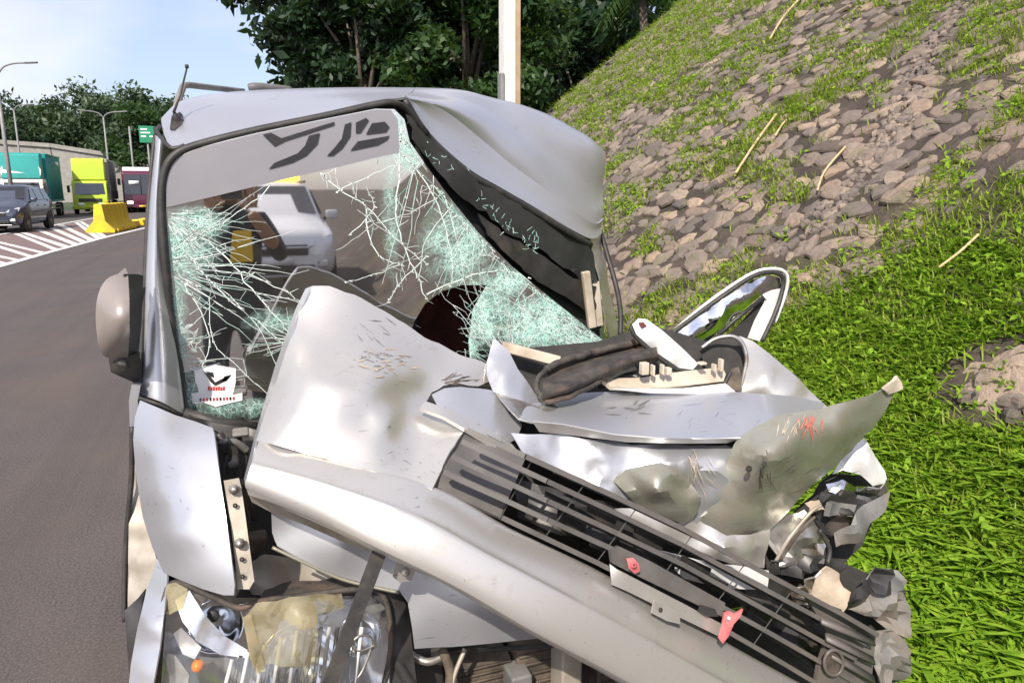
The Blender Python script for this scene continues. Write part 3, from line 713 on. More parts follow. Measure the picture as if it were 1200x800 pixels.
# ================================================================ traffic
mottled('teal_paint', (.005, .25, .24), (.008, .30, .28), .8, .45, 0, .05, c3=(.02, .20, .19))
mottled('lime_paint', (.42, .56, .03), (.47, .60, .04), 1, .4, 0, 0)
mottled('tarp_grey', (.30, .29, .27), (.38, .36, .34), 1.5, .8, 0, .4, 3, .05)
mottled('tarp_dark', (.13, .13, .13), (.18, .18, .17), 1.5, .8, 0, .3, 3, .05)
mottled('white_paint', (.74, .74, .74), (.80, .80, .80), 2, .3, 0, 0, coat=.4)
mottled('cream_cab', (.62, .60, .52), (.68, .66, .58), 2, .4, 0, 0)
mottled('maroon_paint', (.075, .008, .03), (.10, .012, .04), 2, .3, 0, 0, coat=.5)
mottled('navy_paint', (.035, .045, .075), (.055, .065, .10), 2, .25, .3, 0, coat=.6)
mottled('chassis_black', (.015, .015, .015), (.03, .03, .03), 5, .6, 0, 0)
mottled('tyre_rubber', (.018, .018, .018), (.03, .03, .03), 8, .85, 0, .3)
mottled('rim_metal', (.3, .3, .3), (.4, .4, .4), 5, .4, .7, 0)
mottled('lamp_glass', (.75, .76, .78), (.85, .85, .86), 5, .15, .4, 0)
mottled('lamp_amber', (.9, .35, .02), (.95, .4, .03), 5, .3, 0, 0)
mottled('plate_yellow', (.75, .5, .03), (.8, .55, .05), 5, .5, 0, 0)
def emis(name, col, st):
    q = NB(name); e = q.n('ShaderNodeEmission'); e.inputs['Color'].default_value = col + (1,); e.inputs['Strength'].default_value = st; q.l(e.outputs[0], q.out.inputs['Surface'])
emis('lit_lamp', (1, .93, .8), 3.0); emis('amber_beacon', (1, .55, .05), 5.0)
def wheel(parent, x, y, r, wd):
    sg = 1 if x > 0 else -1
    t = MB().lathe((x, y, r), (sg, 0, 0), [(r * .55, 0), (r * .92, -.01), (r, -wd * .15), (r, -wd * .85), (r * .92, -wd), (r * .55, -wd)], 20).build('wheel', 'tyre_rubber', parent, False)
    MB().lathe((x, y, r), (sg, 0, 0), [(.001, -.03), (r * .2, -.0), (r * .3, -.05), (r * .5, -.05), (r * .58, -.0)], 16).build('rim', 'rim_metal', t, False); return t
def bx(name, a, b, mat, root, bv=.02):
    o = MB().box(a, b).build(name, mat, root, False); 
    return bevel(o, bv) if bv else o
def truck(loc, rz, label, cab, cab2, front_top, side, name='box_truck', L=8.0, W=2.4, H=3.75, tarp=False):
    r = empty(name, loc, rz); h = W / 2
    # cab: side profile pulled across the width
    pr = [(0.0, .55), (-.02, 1.05), (.05, 1.35), (.28, 2.25), (.45, 2.42), (1.7, 2.42), (1.7, .55)]
    o = MB().prism([(-h + .08, y, z) for y, z in pr], (W - .16, 0, 0)).build('cab', cab, r, False); bevel(o, .07, 3)
    MB().prism([(-h + .22, .075, 1.42), (h - .22, .075, 1.42), (h - .30, .265, 2.2), (-h + .30, .265, 2.2)], (0, -.03, .004)).build('windscreen', 'car_glass', r, False, smooth=False)
    for s in (-1, 1):
        MB().prism([(s * (h - .075), .35, 1.45), (s * (h - .075), 1.25, 1.45), (s * (h - .075), 1.25, 2.15), (s * (h - .075), .55, 2.15)], (s * .012, 0, 0)).build('side_window', 'car_glass', r, False, smooth=False)
        bx('headlight', (s * .62 - .22, -.07, .62), (s * .62 + .22, .0, .80), 'lamp_glass', r, .03)
        m = bx('mirror', (s * (h + .12) - .09, .05, 1.55), (s * (h + .12) + .09, .16, 2.05), 'chassis_black', r, .03)
        MB().bar((s * (h - .1), .2, 2.1), (s * (h + .12), .12, 2.0), .03, .03).build('mirror_arm', 'chassis_black', m, False)
        bx('indicator', (s * (h - .14) - .06, -.045, .86), (s * (h - .14) + .06, .0, .98), 'lamp_amber', r, .01)
    bx('bumper', (-h + .02, -.12, .35), (h - .02, .25, .62), cab2, r, .05)
    gr = bx('grille', (-.75, -.045, .88), (.75, -.012, 1.12), 'chassis_black', r, .01)
    for k in range(3): bx('grille_bar', (-.72, -.06, .91 + k * .07), (.72, -.047, .935 + k * .07), 'galvanised', gr, 0)
    bx('number_plate', (-.22, -.135, .42), (.22, -.122, .56), 'plate_yellow', r, 0)
    bx('wiper', (-.6, .03, 1.40), (.6, .06, 1.425), 'chassis_black', r, 0)
    # deflector on the roof
    df = [(.35, 2.43), (.62, H - .12), (.8, H - .02), (1.65, H - .02), (1.65, 2.43)]
    o = MB().prism([(-h + .16, y, z) for y, z in df], (W - .32, 0, 0)).build('roof_deflector', front_top, r, False); bevel(o, .06, 3)
    bx('chassis', (-.45, .6, .55), (.45, L - .1, .85), 'chassis_black', r, 0)
    body = bx('cargo_box', (-h, 1.85, .98), (h, L, H), side, r, .03)
    if tarp:
        for k in range(9): MB().box((h + .003, 2.0 + k * .68, 1.0), (h + .03, 2.06 + k * .68, H - .1)).build('tarp_rib', 'tarp_dark', body, False, smooth=False)
        bx('side_board', (h + .004, 1.9, .98), (h + .04, L - .05, 1.65), 'tarp_dark', body, .01)
        bx('front_board', (-h + .03, 1.80, .98), (h - .03, 1.848, H - .03), 'tarp_grey', body, .01)
    else:
        for k in range(14): bx('corrugation', (h + .002, 2.1 + k * .42, 1.12), (h + .025, 2.28 + k * .42, H - .12), side, body, 0)
        for z in (1.0, H - .08): bx('rail', (h + .002, 1.9, z), (h + .045, L - .02, z + .07), side, body, 0)
        bx('lettering', (h + .028, 5.6, H - .62), (h + .034, 7.0, H - .4), 'paper_white', body, 0)
    for k in range(2): bx('side_guard', (h - .06, 2.6, .52 + k * .2), (h - .01, L - 2.2, .60 + k * .2), 'galvanised', r, 0)
    for y in (.85, L - 1.9, L - .85):
        for s in (-1, 1): wheel(r, s * (h - .02), y, .46, .28)
    r.scale = (.84, .84, .84); tag(r, label, 'truck', 'vehicles queueing on the highway'); return r
RZ = R(4)
g0 = PG(30, 257)
tr = truck((g0.x, g0.y, 0), RZ, 'truck with teal container and cream cab under a teal and white roof deflector', 'cream_cab', 'white_paint', 'teal_paint', 'teal_paint', L=8.2, H=4.0)
# white swoosh panel on the deflector
MB().prism([(-1.02, .44, 2.62), (1.02, .44, 2.62), (1.06, .50, 2.98), (.9, .55, 3.22), (.84, .50, 2.95), (-.84, .50, 2.95), (-.9, .55, 3.22), (-1.06, .50, 2.98)], (0, -.05, .01)).build('white_visor_panel', 'white_paint', tr, False, smooth=False)
g0 = PG(108, 251)
truck((g0.x, g0.y, 0), RZ, 'lime green truck with grey tarpaulin body', 'lime_paint', 'lime_paint', 'lime_paint', 'tarp_grey', L=9.5, H=4.0, tarp=True)
# ---- bus
g0 = PG(168, 249); r = empty('bus', (g0.x, g0.y, 0), RZ); r.scale = (.9, .9, .92)
pr = [(0, .35), (-.05, .9), (.02, 1.4), (.2, 2.75), (.45, 2.95), (10, 2.95), (10, .35)]
o = MB().prism([(-1.2, y, z) for y, z in pr], (2.4, 0, 0)).build('body', 'maroon_paint', r, False); bevel(o, .12, 3)
o = MB().prism([(-1.12, .35, 2.80), (1.12, .35, 2.80), (1.12, .5, 3.15), (-1.12, .5, 3.15)], (0, 8, 0)).build('roof_pod', 'white_paint', r, False); bevel(o, .08)
MB().prism([(-1.08, -.005, 1.28), (1.08, -.005, 1.28), (1.02, .17, 2.62), (-1.02, .17, 2.62)], (0, -.035, .004)).build('windscreen', 'car_glass', r, False, smooth=False)
MB().box((-.03, -.05, 1.28), (.03, .10, 2.6)).build('windscreen_divider', 'chassis_black', r, False)
bx('destination_board', (-.75, -.07, 1.95), (-.1, -.05, 2.2), 'paper_white', r, 0)
for s in (-1, 1):
    bx('headlight', (s * .78 - .2, -.12, .62), (s * .78 + .2, -.03, .80), 'lit_lamp', r, .03)
    bx('mirror', (s * 1.36 - .1, -.2, 1.9), (s * 1.36 + .1, -.08, 2.35), 'chassis_black', r, .03)
    for k in range(6): bx('side_window', (s * 1.203, .9 + k * 1.45, 1.45), (s * 1.212, 2.2 + k * 1.45, 2.4), 'car_glass', r, 0)
bx('bumper', (-1.18, -.16, .32), (1.18, .1, .55), 'maroon_paint', r, .05)
bx('number_plate', (-.22, -.18, .38), (.22, -.163, .5), 'plate_yellow', r, 0)
for y in (1.6, 7.6):
    for s in (-1, 1): wheel(r, s * 1.19, y, .46, .28)
tag(r, 'dark maroon bus with white roof, lights on, behind the van pillar', 'bus', 'vehicles queueing on the highway')

# ---- passenger cars
def car(name, loc, rz, label, paint, cat='car', group=None, beacon=False, L=4.5, W=1.78, H=1.68):
    r = empty(name, loc, rz); h = W / 2
    # stations along the length: y, half width, bottom, shoulder, roof, half width of roof
    st = [(0, h * .72, .42, .62, .66, h * .60), (.10, h * .92, .30, .80, .86, h * .78), (.35, h * .985, .26, .92, .98, h * .84), (1.12, h, .25, 1.02, 1.08, h * .86),
          (1.30, h, .25, 1.04, 1.16, h * .84), (2.02, h, .25, 1.06, H - .03, h * .72), (2.4, h, .25, 1.07, H, h * .73), (3.5, h, .25, 1.09, H - .02, h * .73), (L - .28, h * .98, .28, 1.1, H - .12, h * .70), (L - .08, h * .94, .34, 1.02, 1.25, h * .78), (L, h * .86, .42, .8, .9, h * .7)]
    def sec(s):
        y, hw, zb, zs, zr, hr = s
        half = [(hw * .86, zb), (hw * .97, zb + .10), (hw, (zb + zs) / 2), (hw * .99, zs - .08), (hw * .955, zs), (hr + .02, zr - .06), (hr - .06, zr - .01), (hr * .5, zr + .02)]
        return [Vector((x, y, z)) for x, z in half] + [Vector((-x, y, z)) for x, z in reversed(half)]
    rows = [sec(s) for s in st]
    rows = [[Vector(c_) for c_ in r_] + [Vector(r_[0])] for r_ in rows]
    g = MB(); g.grid(rows); g.add(rows[0][:-1], [tuple(range(16))]); g.add(rows[-1][:-1], [tuple(range(16))])
    o = g.build('body', paint, r, False)
    def pane(nm, pts, off): 
        c0 = sum((Vector(p_) for p_ in pts), Vector()) / len(pts); n_ = (Vector(pts[1]) - Vector(pts[0])).cross(Vector(pts[2]) - Vector(pts[0])).normalized()
        if n_.dot(c0 - Vector((0, L / 2, .8))) < 0: n_ = -n_
        MB().prism([Vector(p_) + n_ * .004 for p_ in pts], n_ * off).build(nm, 'car_glass', r, False, smooth=False)
    pane('windscreen', [(-h * .80, 1.34, 1.18), (h * .80, 1.34, 1.18), (h * .68, 1.96, H - .07), (-h * .68, 1.96, H - .07)], .014)
    pane('rear_window', [(-h * .7, L - .10, 1.24), (h * .7, L - .10, 1.24), (h * .64, L - .26, H - .16), (-h * .64, L - .26, H - .16)], .014)
    for s in (-1, 1):
        for y0, y1, y2, y3 in ((1.62, 2.38, 2.38, 2.08), (2.46, 3.28, 3.28, 2.46), (3.36, 4.0, 3.9, 3.36)):
            pane('side_window', [(s * h * .935, y0, 1.14), (s * h * .935, y1, 1.14), (s * h * .772, y2, H - .12), (s * h * .772, y3, H - .12)], .012)
        hl = MB().prism([(s * h * .50, .05, .72), (s * h * .93, .20, .76), (s * h * .95, .34, .90), (s * h * .62, .12, .82)], (0, -.05, .01)).build('headlight', 'lamp_glass', r, False); bevel(hl, .01)
        bx('fog_lamp', (s * h * .72 - .09, -.0, .42), (s * h * .72 + .09, .1, .52), 'lamp_glass', r, .02)
        m = bx('mirror', (s * (h + .09) - .10, 1.40, 1.08), (s * (h + .09) + .10, 1.52, 1.23), paint, r, .04)
        MB().bar((s * h * .95, 1.5, 1.08), (s * (h + .03), 1.47, 1.13), .06, .05).build('mirror_stalk', 'chassis_black', m, False)
        d = MB()
        for y0, y1 in ((1.45, 2.40), (2.44, 3.3)): d = MB().bar((s * (h + .006), y1 - .25, .93), (s * (h + .006), y1 - .07, .935), .02, .03).build('door_handle', 'chassis_black', r, False)
        for y in (.82, L - .85): 
            MB().lathe((s * (h - .12), y, .34), (s, 0, 0), [(.01, .123), (.38, .123), (.39, .13), (.36, .10)], 20).build('wheel_arch', 'chassis_black', r, False)
            wheel(r, s * (h + .015), y, .33, .22)
        bx('tail_lamp', (s * h * .78 - .12, L - .05, .82), (s * h * .78 + .1, L + .01, 1.08), 'ink_red', r, .02)
        MB().bar((s * h * .70, 2.2, H + .02), (s * h * .68, 3.6, H + .02), .03, .04).build('roof_rail', 'chassis_black', r, False)
    g = bx('grille', (-h * .5, -.02, .60), (h * .5, .04, .76), 'chassis_black', r, .02)
    bx('grille_bar', (-h * .52, -.04, .70), (h * .52, .0, .735), 'chrome', g, .01)
    bx('bumper_grille', (-h * .6, -.02, .34), (h * .6, .08, .46), 'chassis_black', r, .02)
    bx('number_plate', (-.22, -.05, .47), (.22, -.03, .58), 'paper_white', r, 0)
    bx('skid_plate', (-h * .7, -.01, .27), (h * .7, .2, .32), 'rim_metal', r, .02)
    if beacon:
        b = bx('light_bar', (-.55, 2.35, H + .03), (.55, 2.62, H + .14), 'amber_beacon', r, .03)
    tag(r, label, cat, group); return r
g0 = PG(-8, 274)
car('parked_car', (g0.x, g0.y, 0), R(-3), 'dark blue-grey sport utility car in front of the teal truck', 'navy_paint', group='vehicles queueing on the highway')

# ================================================================ what the windscreen mirrors: a white patrol car and the photographer
car('patrol_car', (.50, -7.4, 0), R(180), 'white patrol car with amber light bar, seen mirrored in the windscreen', 'white_paint', beacon=True)
mottled('navy_cloth', (.018, .02, .03), (.03, .034, .05), 14, .9, 0, .3)
mottled('yellow_cloth', (.75, .48, .02), (.8, .52, .03), 10, .8, 0, .2)
mottled('skin', (.34, .18, .11), (.40, .22, .14), 8, .5, 0, .05)
mottled('hair_black', (.008, .007, .007), (.015, .013, .012), 30, .6, 0, .4)
def skin_obj(name, verts, edges, mat, parent, sub=2, root=0):
    me = bpy.data.meshes.new(name); me.from_pydata([v[:3] for v in verts], edges, []); o = link(name, me, mat, parent, smooth=False)
    sm = o.modifiers.new('skin', 'SKIN'); sm.use_smooth_shade = True
    if not me.skin_vertices: me.attributes.new('skin', 'FLOAT', 'POINT')
    for i, v in enumerate(verts):
        sv_ = me.skin_vertices[0].data[i]; rad = v[3]; sv_.radius = rad if hasattr(rad, '__len__') else (rad, rad); sv_.use_root = (i == root)
    o.modifiers.new('sub', 'SUBSURF').levels = sub; o.modifiers['sub'].render_levels = sub; return o
def skin_mesh(name, verts, edges, mat, parent, sub=2, root=0):
    me = bpy.data.meshes.new(name); bm = bmesh.new(); lay = bm.verts.layers.skin.verify(); vs = []
    for i, v in enumerate(verts):
        b = bm.verts.new(v[:3]); rad = v[3]; b[lay].radius = rad if hasattr(rad, '__len__') else (rad, rad); b[lay].use_root = (i == root); vs.append(b)
    for a, b in edges: bm.edges.new((vs[a], vs[b]))
    bm.to_mesh(me); bm.free(); o = link(name, me, mat, parent, smooth=False)
    o.modifiers.new('skin', 'SKIN').use_smooth_shade = True; s = o.modifiers.new('sub', 'SUBSURF'); s.levels = sub; s.render_levels = sub; return o
px0, py0 = -.07, -.50
pr_ = empty('person', (px0, py0, 0))
def W_(x, y, z): return (px0 + x, py0 + y, z)
body = [(*W_(0, 0, .92), (.17, .12)), (*W_(0, -.01, 1.15), (.15, .11)), (*W_(0, 0, 1.36), (.18, .12)), (*W_(0, .01, 1.46), (.09, .08)), (*W_(0, .03, 1.54), .055), (*W_(0, .04, 1.62), (.075, .09)), (*W_(0, .035, 1.71), (.078, .095)), (*W_(0, .02, 1.77), (.05, .06)),
        (*W_(-.19, 0, 1.41), .065), (*W_(-.27, .10, 1.20), .052), (*W_(-.13, .33, 1.36), .040), (*W_(-.06, .41, 1.46), .032),
        (*W_(.19, 0, 1.41), .065), (*W_(.29, .10, 1.20), .052), (*W_(.20, .33, 1.36), .040), (*W_(.13, .41, 1.47), .032),
        (*W_(-.10, 0, .84), .10), (*W_(-.12, .02, .48), .065), (*W_(-.13, -.02, .10), .045), (*W_(-.14, .12, .04), (.045, .035)),
        (*W_(.10, 0, .84), .10), (*W_(.12, .02, .48), .065), (*W_(.13, -.02, .10), .045), (*W_(.14, .12, .04), (.045, .035))]
ed = [(0, 1), (1, 2), (2, 3), (3, 4), (4, 5), (5, 6), (6, 7), (2, 8), (8, 9), (9, 10), (10, 11), (2, 12), (12, 13), (13, 14), (14, 15), (0, 16), (16, 17), (17, 18), (18, 19), (0, 20), (20, 21), (21, 22), (22, 23)]
q = NB('person_surface'); p = q.pos(); sx = q.n('ShaderNodeSeparateXYZ'); q.l(p, sx.inputs[0])
zz = q.n('ShaderNodeMath', operation='GREATER_THAN'); zz.inputs[1].default_value = 1.50; q.l(sx.outputs['Z'], zz.inputs[0])
yy = q.n('ShaderNodeMath', operation='GREATER_THAN'); yy.inputs[1].default_value = py0 + .26; q.l(sx.outputs['Y'], yy.inputs[0])
mm = q.n('ShaderNodeMath', operation='MAXIMUM'); q.l(zz.outputs[0], mm.inputs[0]); q.l(yy.outputs[0], mm.inputs[1])
zl = q.n('ShaderNodeMath', operation='GREATER_THAN'); zl.inputs[1].default_value = .5; q.l(sx.outputs['Z'], zl.inputs[0]); mu = q.n('ShaderNodeMath', operation='MULTIPLY'); q.l(mm.outputs[0], mu.inputs[0]); q.l(zl.outputs[0], mu.inputs[1])
q.bsdf(q.mix(mu.outputs[0], (.022, .025, .036), (.38, .20, .125)), .7)
skin_mesh('body', body, ed, 'person_surface', pr_)
for s, wx in ((-1, -.06), (1, .13)):             # hands closed round the phone
    base = Vector(W_(wx, .42, 1.475)); hv = [(*base, (.036, .02)), (*(base + Vector((-s * .01 * -1, .015, .055))), (.04, .018))]; he = [(0, 1)]
    for k in range(4):
        b = base + Vector(((k - 1.5) * .021, .015, .075)); i = len(hv)
        hv += [(*b, .010), (*(b + Vector((0, .022, .032 + (.008 if k in (1, 2) else 0)))), .009), (*(b + Vector((0, .01, .062 + (.01 if k in (1, 2) else 0)))), .008)]; he += [(1, i), (i, i + 1), (i + 1, i + 2)]
    i = len(hv); tb = base + Vector((-s * .04, .005, .03)); hv += [(*tb, .013), (*(tb + Vector((-s * .025, .012, .035))), .010)]; he += [(0, i), (i, i + 1)]
    skin_mesh('hand', hv, he, 'skin', pr_, 1)
g = MB(); hc = Vector(W_(0, .005, 1.735)); rows = [[hc + Vector((.098 * math.sin(t) * math.cos(a), .115 * math.sin(t) * math.sin(a) - .012, .10 * math.cos(t))) for a in np.linspace(0, 6.283, 17)] for t in np.linspace(.02, 1.75, 8)]
g.grid(rows); g.build('hair', 'hair_black', pr_)
fc = Vector(W_(0, .125, 1.655))
for s in (-1, 1):
    MB().lathe(fc + Vector((s * .033, -.006, .02)), (0, 1, 0), [(.014, 0), (.010, .008), (.001, .011)], 10).build('eye', 'ink_black', pr_)
    MB().lathe(Vector(W_(s * .085, .03, 1.665)), (s, 0, 0), [(.03, -.01), (.028, .012), (.01, .012)], 10).build('ear', 'skin', pr_)
MB().prism([fc + Vector((-.014, 0, -.012)), fc + Vector((.014, 0, -.012)), fc + Vector((0, 0, .03))], (0, .02, -.004)).build('nose', 'skin', pr_)
MB().bar(fc + Vector((-.022, .004, -.04)), fc + Vector((.022, .004, -.04)), .01, .008).build('mouth', 'maroon_fabric', pr_)
o = MB().prism([W_(.00, .135, 1.18), W_(.13, .125, 1.18), W_(.13, .125, 1.36), W_(.03, .13, 1.36)], (0, .02, 0)).build('yellow_bib', 'yellow_cloth', pr_); bevel(o, .008)
tag(pr_, 'person in dark clothes with a yellow chest patch raising a phone, mirrored in the windscreen', 'person')
o = MB().box((px0 - .05 + .035, -.075, 1.54), (px0 + .115, -.066, 1.66)).build('smartphone', 'ink_black'); bevel(o, .004)
tag(o, 'dark phone held up by the person mirrored in the windscreen', 'phone')
# ================================================================ the wrecked van
VAN = empty('wrecked_van', (.56, 3.4, 0))
tag(VAN, 'wrecked silver van with shattered windscreen, crushed roof corner and torn-off bumper across its front', 'van')
S_ = 'silver_paint'; SD = 'silver_dirty_ground_reflect'
XL, XR, YB = -.28, 1.40, 5.45
# ---- body shell behind the windscreen
def side(x0, sgn, y0, name, label=None):
    rows = []
    for z, dx in ((.30, -.03), (.55, .0), (.85, .015), (1.08, .0), (1.12, -.01)):
        rows.append([Vector((x0 + sgn * dx, y, z)) for y in np.linspace(y0, YB - .05, 16)])
    o = MB().grid(rows).build(name, S_, VAN); solid(o, .02, 0)
    wf = MB().grid([[Vector((x0 - sgn * .012, y, 1.121)) for y in np.linspace(y0 + .35, YB - .2, 8)], [Vector((x0 - sgn * .085, y, 1.70)) for y in np.linspace(y0 + .45, YB - .3, 8)]]).build('side_window', 'tinted_glass', VAN); solid(wf, .006, 0)
    for y in (y0 + .02 if sgn > 0 else y0 + .3, y0 + 1.3, y0 + 2.35, YB - .18):
        MB().bar((x0 - sgn * .012, y, 1.12), (x0 - sgn * .095, y - .02, 1.72), .035, .07, (0, 1, 0)).build('window_pillar', 'black_plastic', VAN)
    return o
side(XL, -1, 1.99, 'side_panel'); side(XR, 1, 2.75, 'side_panel')
o = MB().grid([[Vector((x, YB + .03 * (1 - ((x - .56) / .84) ** 2), z)) for x in np.linspace(XL + .03, XR - .03, 9)] for z in (.35, .8, 1.1)]).build('tailgate', S_, VAN); solid(o, .03, 0)
o = MB().grid([[Vector((x, YB + .02 - (z - 1.1) * .15, z)) for x in np.linspace(XL + .09, XR - .09, 6)] for z in (1.103, 1.4, 1.74)]).build('rear_window', 'tinted_glass', VAN); solid(o, .006, 0)
o = MB().box((XL + .04, 1.95, .26), (XR - .04, YB - .06, .32)).build('floor_pan', 'void_shade', VAN)
o = MB().grid([[Vector((x, 2.015, z)) for x in np.linspace(XL + .05, XR - .02, 8)] for z in (.32, .7, .99)]).build('firewall', 'void_shade', VAN); solid(o, .01, 0)
for x, y in ((XL + .16, 4.75), (XR - .16, 4.75), (XL + .17, 2.28), (XR - .2, 2.2)):
    sg = -1 if x < .5 else 1
    t = MB().lathe((x, y, .30), (sg, 0, 0), [(.17, .1), (.27, .095), (.30, .06), (.30, -.06), (.27, -.1), (.17, -.1)], 24).build('wheel', 'tyre_rubber', VAN)
    MB().lathe((x, y, .30), (sg, 0, 0), [(.001, .06), (.06, .07), (.09, .04), (.15, .05), (.175, .095)], 20).build('rim', 'rim_metal', t)
# roof: crowned at the left, buckled into a ridge towards the right
front = [P(198, 172, 2.10), P(228, 167, 2.09), P(270, 156, 2.09), P(330, 143, 2.095), P(390, 130, 2.10), P(440, 119, 2.11), P(474, 114, 2.16)]
mid1 = [P(190, 149, 2.26), P(222, 128, 2.35), P(270, 120, 2.36), P(330, 116, 2.38), P(390, 112, 2.40), P(440, 110, 2.40), P(480, 110, 2.40)]
mid2 = [P(194, 141, 2.5), P(216, 121, 2.68), P(262, 111.5, 2.75), P(325, 107, 2.78), P(390, 105.5, 2.78), P(440, 105.5, 2.76), P(488, 106, 2.72)]
def backrow(y, dz): return [Vector((x, y, z - dz)) for x, z in ((-.17, 1.72), (-.08, 1.80), (.05, 1.84), (.22, 1.86), (.42, 1.87), (.56, 1.87), (.72, 1.87))]
o = MB().grid(smooth_grid([front, mid1, mid2, backrow(3.4, .0), backrow(4.4, .01), backrow(5.3, .05)], 7, 6)).build('roof', S_, VAN); solid(o, .006, -1)
# crushed corner of the roof
fr = [P(474, 113, 2.17), P(503, 158, 2.19), P(548, 199, 2.22), P(585, 221, 2.27), P(625, 244, 2.32), P(668, 270, 2.37), P(693, 281, 2.44), P(704, 274, 2.56)]
m0 = [P(477, 112, 2.20), P(516, 148, 2.26), P(556, 182, 2.33), P(590, 200, 2.36), P(632, 226, 2.41), P(672, 252, 2.46), P(696, 262, 2.53), P(707, 256, 2.66)]
m1 = [P(482, 109, 2.40), P(540, 118, 2.46), P(588, 140, 2.54), P(618, 162, 2.56), P(646, 186, 2.585), P(677, 212, 2.62), P(697, 225, 2.68), P(706, 222, 2.76)]
m2 = [P(488, 106, 2.72), P(535, 107, 2.68), P(570, 114, 2.72), P(605, 121, 2.74), P(642, 134, 2.78), P(672, 150, 2.80), P(692, 162, 2.82), P(702, 172, 2.86)]
r1 = [P(476, 112.5, 2.18), P(520, 131, 2.30), P(562, 164, 2.37), P(598, 194, 2.40), P(634, 220, 2.425), P(672, 248, 2.455), P(695, 262, 2.51), P(706, 256, 2.62)]
r2 = [P(479, 110.8, 2.25), P(534, 127, 2.325), P(576, 156, 2.40), P(610, 184, 2.43), P(640, 209, 2.46), P(674, 237, 2.50), P(696, 249, 2.56), P(707, 244, 2.66)]
b1 = [Vector((x, 3.4, z)) for x, z in ((.72, 1.87), (.82, 1.87), (.92, 1.87), (1.02, 1.865), (1.13, 1.85), (1.24, 1.82), (1.31, 1.78), (1.33, 1.71))]
b2 = [Vector((x, 5.3, z)) for x, z in ((.72, 1.82), (.82, 1.82), (.92, 1.82), (1.02, 1.815), (1.13, 1.80), (1.24, 1.78), (1.31, 1.74), (1.33, 1.68))]
o = MB().grid(smooth_grid([r1, r2, m1, m2, b1, b2], 7, 6)).build('crushed_roof_corner', S_, VAN); solid(o, .006, -1); o['label'] = 'crumpled silver roof corner pushed down over the passenger side'
o = MB().grid(smooth_grid([r1, [a.lerp(b, .5) + Vector((0, .012, 0)) for a, b in zip(r1, fr)], fr], 4, 6)).build('folded_roof_edge', S_, VAN); solid(o, .006, -1)
# folded edge strip under the crushed corner
lip = [P(474, 117, 2.165), P(502, 161, 2.185), P(547, 203, 2.215), P(585, 225, 2.265), P(625, 248, 2.315), P(668, 274, 2.365), P(692, 287, 2.43)]
MB().tube([Vector(c_) for c_ in catmull(lip, 5)], .011, 8).build('header_seal', 'rubber', VAN)
# right flank of the crushed corner and its hanging weather strip
o = sheet('crumpled_pillar', [(693, 281, 2.44), (704, 274, 2.56), (706, 290, 2.6), (715, 345, 2.62), (726, 392, 2.6), (716, 398, 2.5), (706, 350, 2.45), (699, 310, 2.44)], SD, VAN, step=8, dent=.02, dscale=15)
MB().tube([Vector(c_) for c_ in catmull([P(704, 272, 2.62), P(712, 300, 2.58), P(722, 335, 2.52), P(727, 365, 2.45), P(727, 392, 2.40)], 6)], .010, 8).build('hanging_weather_strip', 'rubber', VAN)
# ---- windscreen pillar, left in view
rows = []
for (a, b, c_, yy) in (((181, 158), (188, 163), (197, 172), 2.17), ((175, 235), (183, 237), (191, 240), 2.12), ((170, 320), (181, 322), (194, 325), 2.08), ((166, 400), (183, 403), (204, 408), 2.05), ((163, 462), (187, 470), (212, 483), 2.02)):
    rows.append([P(*a, yy + .06), P(*a, yy + .01), P(*b, yy - .022), P(*c_, yy), P(c_[0] + 5, c_[1], yy + .02)])
o = MB().grid(smooth_grid(rows, 8, 5)).build('windscreen_pillar', S_, VAN); solid(o, .005, -1)
MB().tube([P(163, 466, 1.99), P(187, 474, 1.975), P(214, 487, 1.975)], .005, 6).build('panel_gap_seal', 'rubber', VAN)
MB().tube([Vector(c_) for c_ in catmull([P(160, 474, 2.0), P(164, 440, 2.03), P(169, 340, 2.08), P(174, 240, 2.13), P(181, 165, 2.17), P(187, 148, 2.25)], 6)], .006, 6).build('door_weather_strip', 'rubber', VAN)
# seam between roof and pillar, antenna, roof rack
MB().tube([Vector(c_) for c_ in catmull([P(181, 150, 2.2), P(190, 163, 2.125), P(202, 174, 2.085), P(216, 170, 2.085)], 5)], .005, 6).build('roof_seam', 'rubber', VAN)
ab = P(207, 141, 2.24); an = MB().lathe(ab, (-.15, -.4, 1), [(.012, -.01), (.012, .006), (.007, .014), (.004, .02)], 14).build('antenna', 'black_plastic', VAN)
MB().tube([ab + Vector((-.005, -.005, .02)), P(211, 112, 2.27), P(219, 80, 2.27)], [.004, .003, .0025], 6).build('mast', 'black_plastic', an)
MB().lathe(P(219, 79, 2.27), (0, 0, 1), [(.001, -.004), (.005, -.002), (.005, .006), (.001, .008)], 8).build('mast_tip', 'black_plastic', an)
g = sheet('antenna_pad', [(199, 150, 2.20), (201, 136, 2.25), (211, 131, 2.27), (215, 136, 2.26), (213, 146, 2.22), (204, 152, 2.19)], 'black_plastic', VAN, step=5, th=.012)
for pts, r_ in (([P(206, 128, 2.75), P(213, 106, 2.8), P(218, 100, 2.85), P(240, 102, 3.0), P(285, 107, 3.4)], .011), ([P(292, 103, 3.2), P(305, 102, 3.2), P(340, 106, 3.3)], .016)):
    MB().tube([Vector(c_) for c_ in catmull(pts, 5)], r_, 8).build('roof_rack_bar', 'grey_plastic', VAN)

